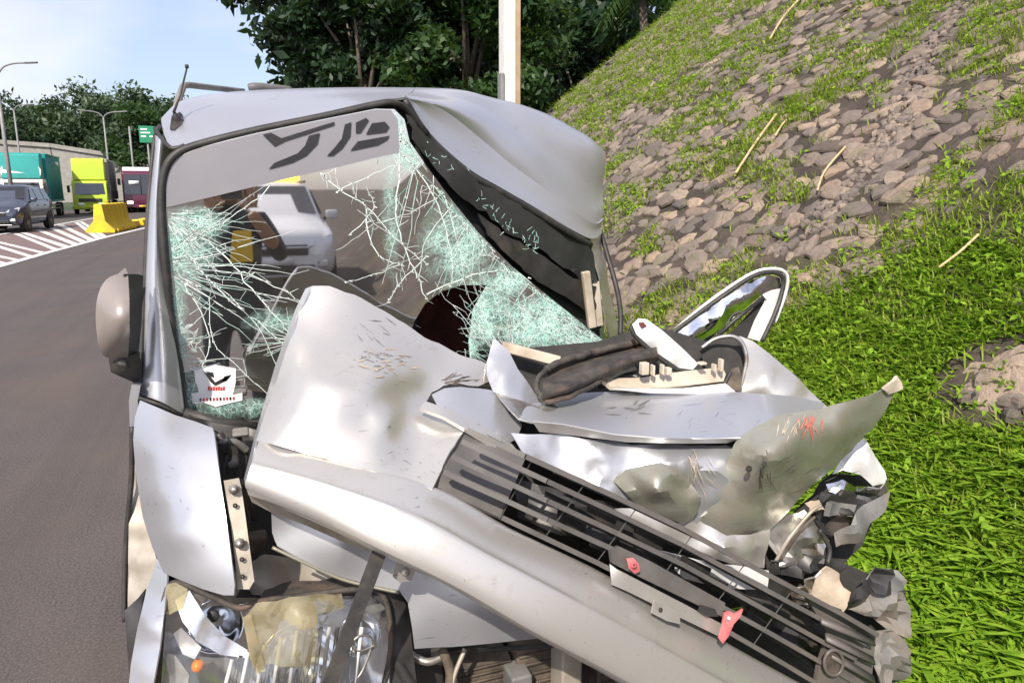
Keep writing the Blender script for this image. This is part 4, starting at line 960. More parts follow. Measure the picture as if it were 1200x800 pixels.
# ---- interior
o = MB().grid(smooth_grid([[Vector((x, y, z)) for x in (-.2, .2, .6, 1.0, 1.3)] for y, z in ((2.10, .96), (2.2, 1.0), (2.36, 1.01), (2.42, .93), (2.43, .6))], 4, 4)).build('dashboard', 'dark_trim', VAN); solid(o, .01)
sw = Vector((.10, 2.44, 1.02)); ring = [sw + Vector((.18 * math.cos(a), .18 * math.sin(a) * .42, .18 * math.sin(a) * .9)) for a in np.linspace(0, 6.283, 25)]
st = MB().tube(ring, .014, 8, False).build('steering_wheel', 'black_plastic', VAN)
MB().bar(sw - Vector((.17, 0, 0)), sw + Vector((.17, 0, 0)), .05, .03, (0, 1, .5)).build('spoke', 'black_plastic', st)
for x, m in ((.10, 'brown_fabric'), (.92, 'maroon_fabric')):
    so = MB().grid(smooth_grid([[Vector((x + dx * k, y, z)) for dx in (-1, -.6, 0, .6, 1)] for y, z, k in ((2.62, .62, .24), (2.60, .70, .25), (2.85, .72, .25), (2.92, .78, .25), (2.98, 1.0, .25), (3.03, 1.22, .21), (3.1, 1.24, .2), (3.12, .7, .22))], 4, 3)).build('seat', m, VAN); solid(so, .03)
    hr = MB().grid(smooth_grid([[Vector((x + dx * .13, y, z)) for dx in (-1, -.7, 0, .7, 1)] for y, z in ((3.06, 1.26), (3.0, 1.34), (3.04, 1.43), (3.10, 1.40), (3.11, 1.27))], 4, 3)).build('headrest', m, so); solid(hr, .02)
o = MB().grid([[Vector((x, y, 1.68 - .1 * max(0, x - .7))) for x in (-.12, .2, .5, .8, 1.2)] for y in (2.95, 3.4, 4.2, 5.3)]).build('headliner', 'headliner', VAN); solid(o, .01)
for (px, py, px2, py2, wpx, yy, m) in ((686, 318, 694, 384, .022, 2.55, 'beige_plastic'), (697, 330, 702, 382, .02, 2.62, 'beige_plastic')):
    bevel(MB().bar(P(px, py, yy - .19), P(px2, py2, yy - .19), .03, wpx, (0, 1, 0)).build('inner_pillar_trim', m, VAN), .004)
# deformed dark headliner edge behind the torn glass
sheet('torn_headliner', [(476, 160, 2.2), (505, 165, 2.22), (560, 215, 2.28), (630, 258, 2.38), (694, 298, 2.48), (706, 350, 2.5), (704, 384, 2.5), (690, 392, 2.45), (640, 352, 2.35), (600, 325, 2.3), (540, 262, 2.25), (500, 205, 2.2)], 'dark_trim', VAN, step=11, crumple=.03, cscale=7, seed=4)

# ---- windscreen
GY = 2.08
gl = [(205, 184), (230, 173), (300, 156), (380, 139.5), (440, 127.5), (462, 128), (474, 140), (480, 166), (500, 195), (530, 235), (560, 272), (600, 312), (640, 345), (680, 377), (714, 404), (690, 440), (562, 470), (552, 440), (549, 400), (554, 362), (570, 334), (541, 334), (516, 342), (498, 356), (486, 376), (478, 402), (470, 484), (420, 505), (300, 500), (222, 482), (213, 445), (203, 370), (196, 300), (192, 240), (195, 205)]
WS = sheet('windscreen', [(x, y, GY) for x, y in gl], 'windscreen_glass', VAN, step=30, th=0)
def glass_poly(name, pts, mat, y, parent=WS, th=.0006, dens=0):
    if dens:
        o2 = []
        for i, p_ in enumerate(pts):
            q_ = pts[(i + 1) % len(pts)]
            o2 += [(p_[0] + (q_[0] - p_[0]) * t / dens, p_[1] + (q_[1] - p_[1]) * t / dens) for t in range(dens)]
        pts = o2
    return sheet(name, [(x, yy, y) for x, yy in pts], mat, parent, step=40, th=th)
glass_poly('sun_strip', [(195, 243), (194, 215), (198, 198), (207, 185), (232, 174), (300, 157), (380, 140.5), (440, 128.5), (458, 129), (466, 140), (468, 178), (400, 195), (330, 211), (260, 228)], 'sunstrip', GY - .003)
Z2 = lambda pts: [(x / 3.636 + 180, y / 3.636 + 80) for x, y in pts]
for pts in ([(465, 283), (500, 275), (545, 298), (770, 228), (770, 242), (560, 310), (515, 333)], [(662, 288), (708, 276), (698, 322), (650, 372), (590, 402), (490, 430), (515, 403), (560, 385), (615, 362), (645, 330)],
            [(815, 240), (842, 230), (838, 290), (805, 340), (765, 372), (738, 374), (770, 340), (802, 300)], [(862, 232), (905, 212), (917, 222), (882, 275), (862, 278)], [(930, 235), (985, 228), (1005, 250), (990, 272), (905, 282)], [(838, 352), (870, 312), (1005, 288), (995, 305), (955, 327)]):
    glass_poly('strip_letter', Z2(pts), 'ink_black', GY - .006)
# shield sticker with a winged emblem above a banner
Z4 = lambda pts: [(x / 3.077 + 180, y / 3.077 + 240) for x, y in pts]
stk = glass_poly('sticker', Z4([(147, 598), (180, 590), (222, 577), (262, 585), (296, 590), (296, 640), (285, 685), (320, 678), (320, 705), (285, 712), (225, 728), (180, 712), (140, 718), (137, 680), (165, 675), (150, 635)]), 'paper_white', GY - .004)
for pts in ([(178, 598), (200, 612), (222, 640), (236, 632), (248, 626), (278, 614), (262, 632), (238, 644), (222, 652), (205, 638)], [(186, 600), (214, 604), (218, 622), (204, 618)], [(255, 618), (280, 612), (262, 634), (244, 640)]):
    glass_poly('emblem', Z4(pts), 'ink_black', GY - .0058, stk)
for k in range(7): glass_poly('lettering', Z4([(196 + k * 9, 655 + (k % 2) * 2), (202 + k * 9, 654 + (k % 2) * 2), (202 + k * 9, 668), (196 + k * 9, 669)]), 'ink_red', GY - .0058, stk)
for k in range(11): glass_poly('lettering', Z4([(165 + k * 12, 698 - k * .5), (171 + k * 12, 696 - k * .5), (172 + k * 12, 706 - k * .5), (166 + k * 12, 708 - k * .5)]), 'ink_red' if k % 3 else 'ink_black', GY - .0058, stk)
# cracks: narrow raised ribbons on the glass
class Crk:
    def __init__(s): s.v = []; s.f = []
    def line(s, pts, w0, w1=None, y=GY - .0022):
        w1 = w0 * .4 if w1 is None else w1; n = len(pts); b = len(s.v)
        for i, (x, yy) in enumerate(pts):
            (xa, ya), (xb, yb) = pts[max(0, i - 1)], pts[min(n - 1, i + 1)]; dx, dy = xb - xa, yb - ya; l = math.hypot(dx, dy) + 1e-6
            w_ = (w0 + (w1 - w0) * i / max(1, n - 1)) / 2; nx, ny = -dy / l * w_, dx / l * w_
            s.v += [tuple(P(x + nx, yy + ny, y)), tuple(P(x - nx, yy - ny, y))]
        s.f += [(b + 2 * i, b + 2 * i + 1, b + 2 * i + 3, b + 2 * i + 2) for i in range(n - 1)]
CW, CG = Crk(), Crk(); rc = random.Random(17)
def wander(p0, ang, ln, k=6, jit=.25):
    pts = [p0]; a = ang
    for i in range(k):
        a += rc.gauss(0, jit); pts.append((pts[-1][0] + math.cos(a) * ln / k, pts[-1][1] + math.sin(a) * ln / k))
    return pts
GP = gl[:15] + [(690, 440), (560, 470), (420, 505)] + gl[-7:]
def in_glass(x, y, poly=GP):
    c_ = False; j = len(poly) - 1
    for i in range(len(poly)):
        (xa, ya), (xb, yb) = poly[i], poly[j]
        if (ya > y) != (yb > y) and x < (xb - xa) * (y - ya) / (yb - ya) + xa: c_ = not c_
        j = i
    return c_
def put(c_, pts, w0, w1=None, clip=True):
    if clip:
        k = []
        for p_ in pts:
            if not in_glass(*p_): break
            k.append(p_)
        pts = k
    if len(pts) > 1: c_.line(pts, w0, w1)
def jitter(pts, a=2.5, n=5):
    return [(x + rc.gauss(0, a) * (0 < i), y + rc.gauss(0, a) * (0 < i)) for i, (x, y) in enumerate([(float(q_[0]), float(q_[1])) for q_ in catmull(pts, n)])]
mains = [([(232, 275), (268, 305), (300, 345), (330, 378), (352, 405)], 3.2), ([(222, 300), (262, 345), (300, 375), (340, 410), (352, 425)], 2.6), ([(470, 150), (468, 200), (464, 250), (474, 290), (492, 330), (500, 350)], 3.0),
         ([(375, 203), (402, 225), (430, 243), (470, 285), (500, 310)], 2.4), ([(345, 185), (310, 225), (270, 255), (225, 280)], 2.2), ([(470, 180), (500, 215), (520, 260), (530, 310), (528, 335)], 2.4), ([(395, 225), (430, 207), (470, 190)], 1.8),
         ([(428, 240), (432, 275), (445, 300), (470, 310)], 2.8), ([(410, 275), (438, 245), (432, 225)], 1.6), ([(285, 318), (330, 340), (365, 360)], 2.0), ([(300, 345), (345, 352), (375, 372)], 1.6), ([(215, 330), (245, 395), (232, 440), (222, 470)], 2.2), ([(245, 350), (250, 400), (290, 440), (320, 470)], 1.6),
         ([(250, 330), (300, 380), (330, 440), (345, 470)], 1.5), ([(500, 345), (545, 325), (585, 318), (620, 325)], 2.6), ([(470, 310), (440, 320), (405, 330)], 1.4), ([(520, 225), (480, 250), (440, 262)], 1.3), ([(500, 300), (470, 330), (455, 355)], 1.8), ([(530, 240), (500, 280), (490, 330)], 1.6), ([(465, 165), (420, 185), (380, 205)], 1.6)]
for pts, w_ in mains:
    jp = jitter(pts, .7, 5); put(CW, jp, w_ * .5, w_ * .22)
    for _ in range(int(len(jp) * .3)):
        p_ = rc.choice(jp); put(CW, wander(p_, rc.uniform(0, 6.28), rc.uniform(4, 20), 3, .12), rc.uniform(.25, .7))
    for p_ in jp:
        if rc.random() < .5: CW.line([(p_[0] - 1.2, p_[1]), (p_[0] + rc.uniform(1, 3.2), p_[1] + rc.uniform(-1, 2))], rc.uniform(.7, 2.2), .5)
def web(c, nray, R0, sx, sy, rings, a0=0., a1=6.283, p=.55, w_=.55):
    ang = sorted(a0 + (a1 - a0) * (i + rc.uniform(-.42, .42)) / nray for i in range(nray)); rays = []
    for a in ang:
        R1 = R0 * rc.uniform(.35, 1.15); k = 7; aa = a; pts = []
        for i in range(k + 1):
            aa += rc.gauss(0, .025); r_ = R1 * i / k; pts.append((c[0] + r_ * math.cos(aa) * sx, c[1] + r_ * math.sin(aa) * sy))
        rays.append((pts, R1)); put(CW if rc.random() < .75 else CG, pts[1:] if rc.random() < .5 else pts, w_ * rc.uniform(.6, 1.5), .22)
    for k in range(rings):
        r_ = R0 * ((k + .6) / rings) ** 1.3 * .9
        for i in range(nray if a1 - a0 > 6 else nray - 1):
            (pa, ra), (pb, rb) = rays[i], rays[(i + 1) % nray]; q1, q2 = r_ * rc.uniform(.85, 1.15), r_ * rc.uniform(.85, 1.15)
            if q1 < ra and q2 < rb and rc.random() < p:
                f1, f2 = q1 / ra * 7, q2 / rb * 7
                A = pa[int(f1)]; B = pb[int(f2)]; M_ = ((A[0] + B[0]) / 2 + rc.gauss(0, 1), (A[1] + B[1]) / 2 + rc.gauss(0, 1)); put(CW if rc.random() < .7 else CG, [A, M_, B], rc.uniform(.25, .7), .25)
def fan(c, n_, r0, r1, a0, a1, w_):
    rays = []
    for i in range(n_):
        a = a0 + (a1 - a0) * (i + rc.uniform(-.45, .45)) / n_; s0 = r0 * rc.uniform(.7, 2.2); s1 = s0 + (r1 - s0) * rc.uniform(.12, 1.) ** 1.6; pts = []
        for k in range(8): a += rc.gauss(0, .016); r_ = s0 + (s1 - s0) * k / 7; pts.append((c[0] + r_ * math.cos(a), c[1] + r_ * math.sin(a)))
        while pts and not in_glass(*pts[0]): pts = pts[1:]
        if len(pts) > 1: rays.append(pts); put(CW if rc.random() < .75 else CG, pts, w_ * rc.uniform(.5, 1.6), .2)
    for A_, B_ in zip(rays[:-1], rays[1:]):
        for _ in range(5):
            if rc.random() < .6:
                p_ = rc.choice(A_); q_ = min(B_, key=lambda t: math.hypot(t[0] - p_[0] - rc.gauss(0, 4), t[1] - p_[1] - rc.gauss(0, 4)))
                if math.hypot(q_[0] - p_[0], q_[1] - p_[1]) < 26: put(CW, [p_, ((p_[0] + q_[0]) / 2 + rc.gauss(0, 1), (p_[1] + q_[1]) / 2 + rc.gauss(0, 1)), q_], rc.uniform(.25, .7), .2)
fan((180, 310), 46, 25, 190, -.75, .75, .62)
fan((190, 250), 30, 15, 130, -.1, 1.1, .5)
fan((170, 420), 26, 30, 120, -.8, .6, .5)
fan((480, 112), 15, 20, 120, 1.3, 2.6, .5)
fan((505, 130), 8, 40, 260, 1.4, 2.1, .7)
web((438, 262), 7, 55, 1, 1, 2, 0, 6.283, .3, .5)
fan((745, 440), 60, 40, 260, 3.2, 4.1, .5)
fan((600, 440), 30, 30, 160, 3.9, 5.3, .5)
fan((560, 250), 14, 10, 120, 1.2, 2.6, .5)
web((350, 400), 20, 60, 1.1, .8, 6, 2.6, 5.0, .5, .5)
web((232, 455), 16, 45, 1.2, .8, 5, -1.2, .8, .5, .5)
for k in range(90):                              # torn right edge
    t = rc.random(); i = 7 + t * 6.8; p0, p1 = gl[int(i)], gl[int(i) + 1]; x, y = p0[0] + (p1[0] - p0[0]) * (i % 1), p0[1] + (p1[1] - p0[1]) * (i % 1)
    put(CW if rc.random() < .5 else CG, wander((x - rc.uniform(1, 6), y + rc.uniform(0, 6)), rc.choice((.85, 3.9, 2.3)) + rc.gauss(0, .2), rc.uniform(8, 46), 4, .06), rc.uniform(.3, .8))
CZ = [(553, 345), (580, 326), (610, 319), (642, 345), (682, 378), (712, 402), (690, 416), (650, 420), (620, 414), (595, 406), (575, 402), (562, 418), (545, 414), (540, 385)]
for k in range(260):
    x, y = rc.uniform(540, 714), rc.uniform(318, 420)
    if in_glass(x, y, CZ) and in_glass(x, y): put(CG if k % 3 else CW, wander((x, y), rc.choice((.75, 2.3)) + rc.gauss(0, .5), rc.uniform(4, 20), 3, .15), rc.uniform(.3, .9))
for c_, nm, m in ((CW, 'white_cracks', 'crack_white'), (CG, 'green_cracks', 'crack_green')):
    me = bpy.data.meshes.new(nm); me.from_pydata(c_.v, [], c_.f); o = link(nm, me, m, WS, smooth=False); o['kind'] = 'stuff'
sheet('crazed_layer', [(x, y, GY - .0012) for x, y in gl], 'crazed_glass', WS, step=30, th=0)
# seal round the opening
seal = [P(219, 486, 2.05), P(212, 455, 2.055), P(200, 372, 2.07), P(193, 300, 2.072), P(189, 240, 2.078), P(192, 205, 2.08), P(204, 183, 2.08), P(230, 170.5, 2.085), P(300, 153, 2.09), P(380, 136.5, 2.095), P(440, 123, 2.10), P(462, 121, 2.11), P(478, 131, 2.14), P(500, 157, 2.17)]
MB().tube([Vector(c_) for c_ in catmull(seal, 6)], .0105, 8).build('windscreen_seal', 'rubber', VAN)
MB().tube([P(216, 484, 2.03), P(250, 494, 2.02), P(300, 501, 2.01)], .015, 8).build('cowl_seal', 'rubber', VAN)
# strip of black-edged glass still hanging from the roof edge
sheet('hanging_glass_edge', [(476, 134, 2.13), (503, 160, 2.17), (548, 204, 2.2), (622, 249, 2.3), (690, 288, 2.41), (697, 306, 2.42), (700, 330, 2.42), (682, 332, 2.40), (668, 316, 2.37), (640, 296, 2.33), (612, 280, 2.29), (585, 262, 2.25), (560, 246, 2.22), (535, 226, 2.18), (508, 194, 2.16), (488, 170, 2.13)], 'sunstrip_dark', VAN, step=9, dent=.008, dscale=10, jag=7, seed=2)
sheet('hanging_glass_shard', [(560, 250, 2.23), (600, 280, 2.27), (640, 302, 2.33), (672, 326, 2.37), (700, 336, 2.41), (701, 362, 2.42), (688, 366, 2.40), (664, 348, 2.34), (630, 330, 2.29), (596, 300, 2.24), (572, 276, 2.22)], 'black_plastic', VAN, step=9, dent=.01, jag=5, seed=6)
fr_ = Crk()
for k in range(90):
    t = rc.random(); base = [(478, 150), (505, 180), (545, 215), (590, 258), (625, 285), (648, 300)]; i = t * 4.99; p0, p1 = base[int(i)], base[int(i) + 1]
    x, y = p0[0] + (p1[0] - p0[0]) * (i % 1) + rc.gauss(0, 4), p0[1] + (p1[1] - p0[1]) * (i % 1) + rc.gauss(0, 5)
    if noise.noise(Vector((x * .03, y * .03, 2))) > -.05: fr_.line(wander((x, y), rc.uniform(0, 6.28), rc.uniform(2, 8), 2, .3), rc.uniform(.3, .8), .3, float(np.interp(x, [476, 548, 622, 690], [2.115, 2.185, 2.285, 2.39])))
me = bpy.data.meshes.new('glass_fragments'); me.from_pydata(fr_.v, [], fr_.f); o = link('glass_fragments', me, 'crack_green', VAN, smooth=False); o['kind'] = 'stuff'

# ---- door mirror
mr = sheet('mirror_housing', [(112, 372, 1.93), (115, 345, 1.93), (124, 328, 1.95), (138, 321, 1.97), (150, 321, 1.98), (150, 419, 1.97), (130, 420, 1.95), (117, 410, 1.93)], 'mirror_taupe', VAN, inner=[(130, 370, 1.86), (142, 345, 1.89), (142, 398, 1.88)], step=7, th=.004, curve=3)
solid_ = sheet('mirror_shell', [(146, 321, 1.965), (160, 321, 2.0), (168, 323, 2.02), (166, 380, 2.03), (162, 415, 2.02), (148, 419, 1.965), (150, 370, 1.95)], 'black_plastic', mr, inner=[], step=7)
sheet('mirror_arm', [(127, 420, 1.97), (150, 418, 1.97), (164, 412, 2.0), (164, 450, 2.03), (152, 446, 2.01), (130, 436, 1.98)], 'black_plastic', mr, inner=[(145, 430, 1.95)], step=7, th=.03)
sheet('mirror_glass', [(114, 372, 2.02), (118, 345, 2.02), (138, 326, 2.03), (160, 326, 2.05), (160, 412, 2.05), (130, 414, 2.02), (118, 405, 2.02)], 'chrome', mr, step=12)

# ---- front fender, left in view
sheet('front_fender', [(164, 469, 1.95), (184, 477, 1.90), (205, 486, 1.85), (230, 494, 1.79), (249, 501, 1.74), (251, 508, 1.72), (256, 545, 1.66), (264, 600, 1.58), (270, 645, 1.54), (275, 685, 1.51), (274, 697, 1.505), (262, 697, 1.52), (238, 690, 1.545), (213, 680, 1.58), (192, 671, 1.64), (178, 640, 1.70), (167, 605, 1.77), (159, 555, 1.84), (156, 515, 1.90), (158, 488, 1.94)], S_, VAN,
      inner=[(208, 530, 1.735), (180, 520, 1.80), (212, 590, 1.635), (185, 580, 1.70), (222, 645, 1.575), (198, 630, 1.62), (240, 600, 1.59), (235, 540, 1.69)], step=9)
sheet('wheel_arch_panel', [(186, 650, 1.70), (196, 672, 1.635), (195, 690, 1.61), (192, 720, 1.58), (187, 760, 1.54), (178, 810, 1.50), (150, 812, 1.54), (153, 780, 1.57), (161, 735, 1.62), (172, 690, 1.67)], S_, VAN, inner=[(176, 730, 1.575), (170, 780, 1.535)], step=9)
sheet('inner_wing', [(158, 540, 1.99), (172, 590, 1.95), (180, 640, 1.9), (186, 660, 1.86), (170, 700, 1.86), (160, 735, 1.84), (150, 735, 1.86), (150, 640, 1.93), (153, 580, 1.97)], 'primer_metal', VAN, step=8, dent=.02, dscale=16)
MB().tube([Vector(c_) for c_ in catmull([P(155, 500, 1.97), P(154, 560, 1.96), P(149, 620, 1.95), P(146, 680, 1.93), P(146, 728, 1.9)], 6)], .007, 6).build('door_edge_strip', 'rubber', VAN)
sheet('wheel_arch_liner', [(146, 715, 1.78), (162, 700, 1.78), (170, 690, 1.76), (160, 740, 1.74), (152, 800, 1.72), (148, 745, 1.75)], 'black_plastic', VAN, step=8)
# fender mounting bracket with bolts
br = sheet('fender_bracket', [(262, 563, 1.615), (280, 560, 1.615), (283, 572, 1.61), (287, 600, 1.59), (293, 645, 1.555), (298, 680, 1.535), (292, 690, 1.53), (278, 690, 1.535), (276, 660, 1.55), (270, 610, 1.585)], 'primer_metal', VAN, step=6, th=.006)
for (x, y, yy) in ((274, 573, 1.602), (281, 636, 1.553)):
    MB().lathe(P(x, y, yy), (0, -1, .25), [(.011, 0), (.011, .004), (.007, .005), (.007, .012), (.001, .013)], 8).build('bolt', 'steel_bolt', br)
for (x, y, yy) in ((275.5, 592, 1.59), (283.5, 655, 1.543), (284, 675, 1.533)):
    MB().lathe(P(x, y, yy), (0, -1, .25), [(.005, .0), (.005, .002), (.001, .0021)], 10).build('bolt_hole', 'void_shade', br)
sheet('cowl_trim', [(222, 484, 2.0), (250, 496, 1.98), (300, 503, 1.97), (312, 500, 1.97), (306, 520, 1.95), (292, 530, 1.93), (275, 520, 1.93), (262, 510, 1.95), (250, 503, 1.97)], 'black_plastic', VAN, step=8, dent=.02, dscale=20)
for pts, r_, m in (([(256, 508, 1.84), (266, 530, 1.82), (262, 556, 1.8), (270, 585, 1.78)], .012, 'black_plastic'), ([(280, 512, 1.9), (284, 545, 1.86), (276, 580, 1.82), (290, 620, 1.8), (286, 650, 1.76)], .008, 'rubber'), ([(296, 530, 1.9), (290, 570, 1.85), (298, 610, 1.82)], .01, 'dirty_rubber'), ([(255, 520, 1.84), (275, 518, 1.85), (290, 528, 1.86)], .009, 'grey_plastic')):
    MB().tube([Vector(c_) for c_ in catmull([P(*q_) for q_ in pts], 5)], r_, 7).build('wiring_loom', m, VAN)
for (x, y, w_, h_, yy, m) in ((262, 525, 12, 16, 1.80, 'black_plastic'), (272, 545, 14, 10, 1.80, 'grey_plastic'), (285, 580, 14, 26, 1.78, 'dusty_part'), (300, 640, 26, 22, 1.72, 'dusty_part'), (282, 510, 20, 8, 1.86, 'grey_plastic')):
    a = P(x - w_ / 2, y + h_ / 2, yy); b = P(x + w_ / 2, y - h_ / 2, yy); bevel(MB().box((a.x, yy, a.z), (b.x, yy + .05, b.z)).build('clip_housing', m, VAN), .006)

# ---- headlamp
hl = sheet('headlamp', [(186, 812, 1.60), (188, 760, 1.62), (194, 700, 1.66), (206, 684, 1.67), (240, 697, 1.65), (276, 712, 1.63), (300, 704, 1.63), (360, 698, 1.63), (420, 693, 1.63), (455, 700, 1.62), (468, 740, 1.60), (462, 812, 1.57)], 'lamp_silver', VAN, inner=[(250, 735, 1.70), (230, 780, 1.68), (340, 760, 1.72), (360, 800, 1.68), (420, 750, 1.69)], step=9, th=.006, dent=.015, dscale=14)
rim = [P(184, 812, 1.555), P(187, 765, 1.575), P(193, 702, 1.61), P(206, 682, 1.62), P(240, 695, 1.60), P(280, 712, 1.575), P(305, 704, 1.575), P(360, 697, 1.57), P(420, 690, 1.57), P(446, 694, 1.565), P(456, 720, 1.555), P(458, 760, 1.54), P(448, 812, 1.52)]
MB().tube([Vector(c_) for c_ in catmull(rim, 5)], .007, 7).build('gasket', 'dirty_rubber', hl)
for (x, y, r0, m) in ((254, 730, .058, 'chrome'), (352, 776, .098, 'chrome'), (420, 740, .05, 'chrome')):
    c0 = P(x, y, 1.62); MB().lathe(c0, (0, -1, .35), [(r0, .03), (r0 * .97, .032), (r0 * .93, .022), (r0 * .75, -.002), (r0 * .5, -.02), (r0 * .22, -.03)], 32).build('reflector', m, hl)
c0 = P(250, 721, 1.615); MB().lathe(c0, (0, -1, .35), [(.013, 0), (.013, .006), (.008, .007), (.001, .008)], 14).build('bulb_socket', 'ink_black', hl)
c0 = P(232, 779, 1.56); MB().lathe(c0, (0, -1, .4), [(.001, .022), (.009, .02), (.013, .012), (.013, -.01)], 14).build('indicator_bulb', 'amber_plastic', hl)
sheet('reflector_fin', [(205, 702, 1.61), (222, 690, 1.61), (240, 720, 1.58), (262, 745, 1.56), (290, 762, 1.54), (290, 772, 1.53), (258, 768, 1.54), (232, 752, 1.555), (214, 728, 1.58)], 'lamp_silver', hl, step=8, dent=.006)
sheet('broken_reflector', [(203, 742, 1.58), (212, 735, 1.575), (236, 758, 1.555), (228, 772, 1.55), (214, 766, 1.56)], 'lamp_silver', hl, step=8)
sheet('reflector_scrap', [(196, 765, 1.575), (206, 768, 1.57), (222, 790, 1.55), (218, 812, 1.54), (200, 812, 1.55)], 'bare_metal', hl, step=8)
for k in range(17):                              # fluted lens bars
    x0 = 262 + k * 9.5; a = P(x0, 812, 1.50); b = P(x0 + 10, 772 - min(k, 9) * 4.2, 1.53)
    MB().tube([a, b], .0045, 6).build('lens_flute', 'clear_lens' if k % 2 else 'white_trim', hl)
sheet('lens', [(192, 812, 1.535), (196, 765, 1.55), (250, 770, 1.53), (296, 770, 1.52), (300, 716, 1.56), (330, 706, 1.565), (440, 700, 1.56), (450, 740, 1.54), (440, 812, 1.51)], 'clear_lens', hl, step=14, th=0, inner=[(350, 770, 1.49)])
sheet('tape_corner', [(196, 684, 1.61), (206, 681, 1.615), (220, 690, 1.60), (213, 713, 1.59), (205, 716, 1.59), (196, 722, 1.595), (193, 705, 1.605)], 'yellow_tape', hl, step=6, dent=.008, dscale=25, th=0)
sheet('tape_panel', [(286, 720, 1.555), (300, 706, 1.56), (340, 700, 1.56), (400, 694, 1.56), (403, 711, 1.55), (388, 718, 1.545), (372, 719, 1.54), (373, 778, 1.505), (340, 782, 1.50), (318, 778, 1.502), (300, 784, 1.50), (293, 770, 1.505), (288, 745, 1.53)], 'yellow_tape', hl, step=8, dent=.014, dscale=22, th=0)
sheet('tape_strip', [(284, 722, 1.55), (294, 718, 1.548), (304, 760, 1.515), (312, 786, 1.497), (300, 790, 1.497), (292, 765, 1.513)], 'yellow_tape', hl, step=7, dent=.006, dscale=22, th=0)
sheet('lamp_surround', [(430, 690, 1.60), (450, 690, 1.59), (470, 696, 1.58), (479, 716, 1.57), (484, 760, 1.55), (490, 812, 1.53), (455, 812, 1.54), (460, 765, 1.55), (455, 715, 1.57)], 'black_plastic', hl, step=8, dent=.012, dscale=18, th=.02)
for pts, r_ in (([(395, 812, 1.51), (402, 770, 1.51), (420, 745, 1.52), (436, 750, 1.525), (425, 785, 1.51), (412, 800, 1.505)], .003), ([(405, 740, 1.52), (418, 762, 1.515), (440, 755, 1.52)], .002)):
    MB().tube([Vector(c_) for c_ in catmull([P(*q_) for q_ in pts], 5)], r_, 5).build('lamp_wire', 'steel_bolt', hl)
sheet('lamp_bracket', [(300, 704, 1.62), (310, 690, 1.66), (330, 684, 1.67), (400, 676, 1.67), (452, 684, 1.65), (440, 692, 1.61), (380, 696, 1.60), (330, 702, 1.60)], 'dirty_rubber', VAN, step=8, dent=.02, dscale=18)
sheet('inner_bracket', [(292, 660, 1.74), (310, 648, 1.76), (345, 655, 1.74), (390, 672, 1.72), (440, 684, 1.69), (400, 690, 1.68), (340, 694, 1.69), (296, 700, 1.70), (290, 690, 1.71)], 'primer_metal', VAN, step=8, dent=.03, dscale=14, seed=3)
sheet('support_shade_sheet', [(276, 700, 1.82), (330, 600, 1.9), (470, 600, 1.9), (470, 690, 1.85), (400, 700, 1.8)], 'void_shade', VAN, step=20)  # dark backing sheet, shade behind the lamp put into its colour
# ---- front panel below the bumper
sheet('front_panel', [(318, 598, 1.60), (340, 605, 1.60), (440, 640, 1.56), (560, 660, 1.5), (700, 712, 1.45), (748, 738, 1.44), (640, 746, 1.47), (530, 758, 1.49), (486, 760, 1.495), (483, 735, 1.50), (478, 706, 1.515), (468, 692, 1.525), (440, 686, 1.54), (400, 676, 1.56), (355, 656, 1.58), (325, 640, 1.60), (319, 625, 1.605)], S_, VAN, inner=[(560, 710, 1.465), (400, 645, 1.555)], step=11, dent=.01, dscale=5)
MB().tube([Vector(c_) for c_ in catmull([P(319, 641, 1.595), P(355, 658, 1.575), P(400, 678, 1.555), P(440, 688, 1.535), P(468, 694, 1.52)], 5)], .004, 6).build('panel_edge', 'silver_olive_reflect', VAN)
# ---- torn bumper: upper wing, long beam, grille
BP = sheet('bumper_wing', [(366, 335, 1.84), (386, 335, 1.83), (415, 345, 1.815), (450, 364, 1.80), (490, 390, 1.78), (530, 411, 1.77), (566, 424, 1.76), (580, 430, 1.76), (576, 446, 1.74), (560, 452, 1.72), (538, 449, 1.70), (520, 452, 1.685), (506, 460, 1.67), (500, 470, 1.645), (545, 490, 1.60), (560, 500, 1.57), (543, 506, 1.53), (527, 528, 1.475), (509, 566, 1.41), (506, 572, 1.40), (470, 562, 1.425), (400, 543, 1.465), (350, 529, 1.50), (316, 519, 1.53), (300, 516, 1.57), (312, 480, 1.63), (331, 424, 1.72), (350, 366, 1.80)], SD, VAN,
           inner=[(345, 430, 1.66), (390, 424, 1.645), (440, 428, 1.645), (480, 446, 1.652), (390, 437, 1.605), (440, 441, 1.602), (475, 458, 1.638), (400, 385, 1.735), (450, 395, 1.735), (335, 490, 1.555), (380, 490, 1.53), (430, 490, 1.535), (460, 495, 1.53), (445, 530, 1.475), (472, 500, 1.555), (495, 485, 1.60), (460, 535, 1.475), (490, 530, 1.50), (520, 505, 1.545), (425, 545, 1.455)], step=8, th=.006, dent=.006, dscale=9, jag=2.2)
sheet('bumper_wing_rim', [(366, 335, 1.842), (350, 366, 1.802), (331, 424, 1.722), (312, 480, 1.632), (300, 516, 1.572), (288, 572, 1.55), (286, 560, 1.60), (300, 505, 1.66), (322, 430, 1.79), (345, 365, 1.86), (358, 338, 1.89)], S_, VAN, step=8)
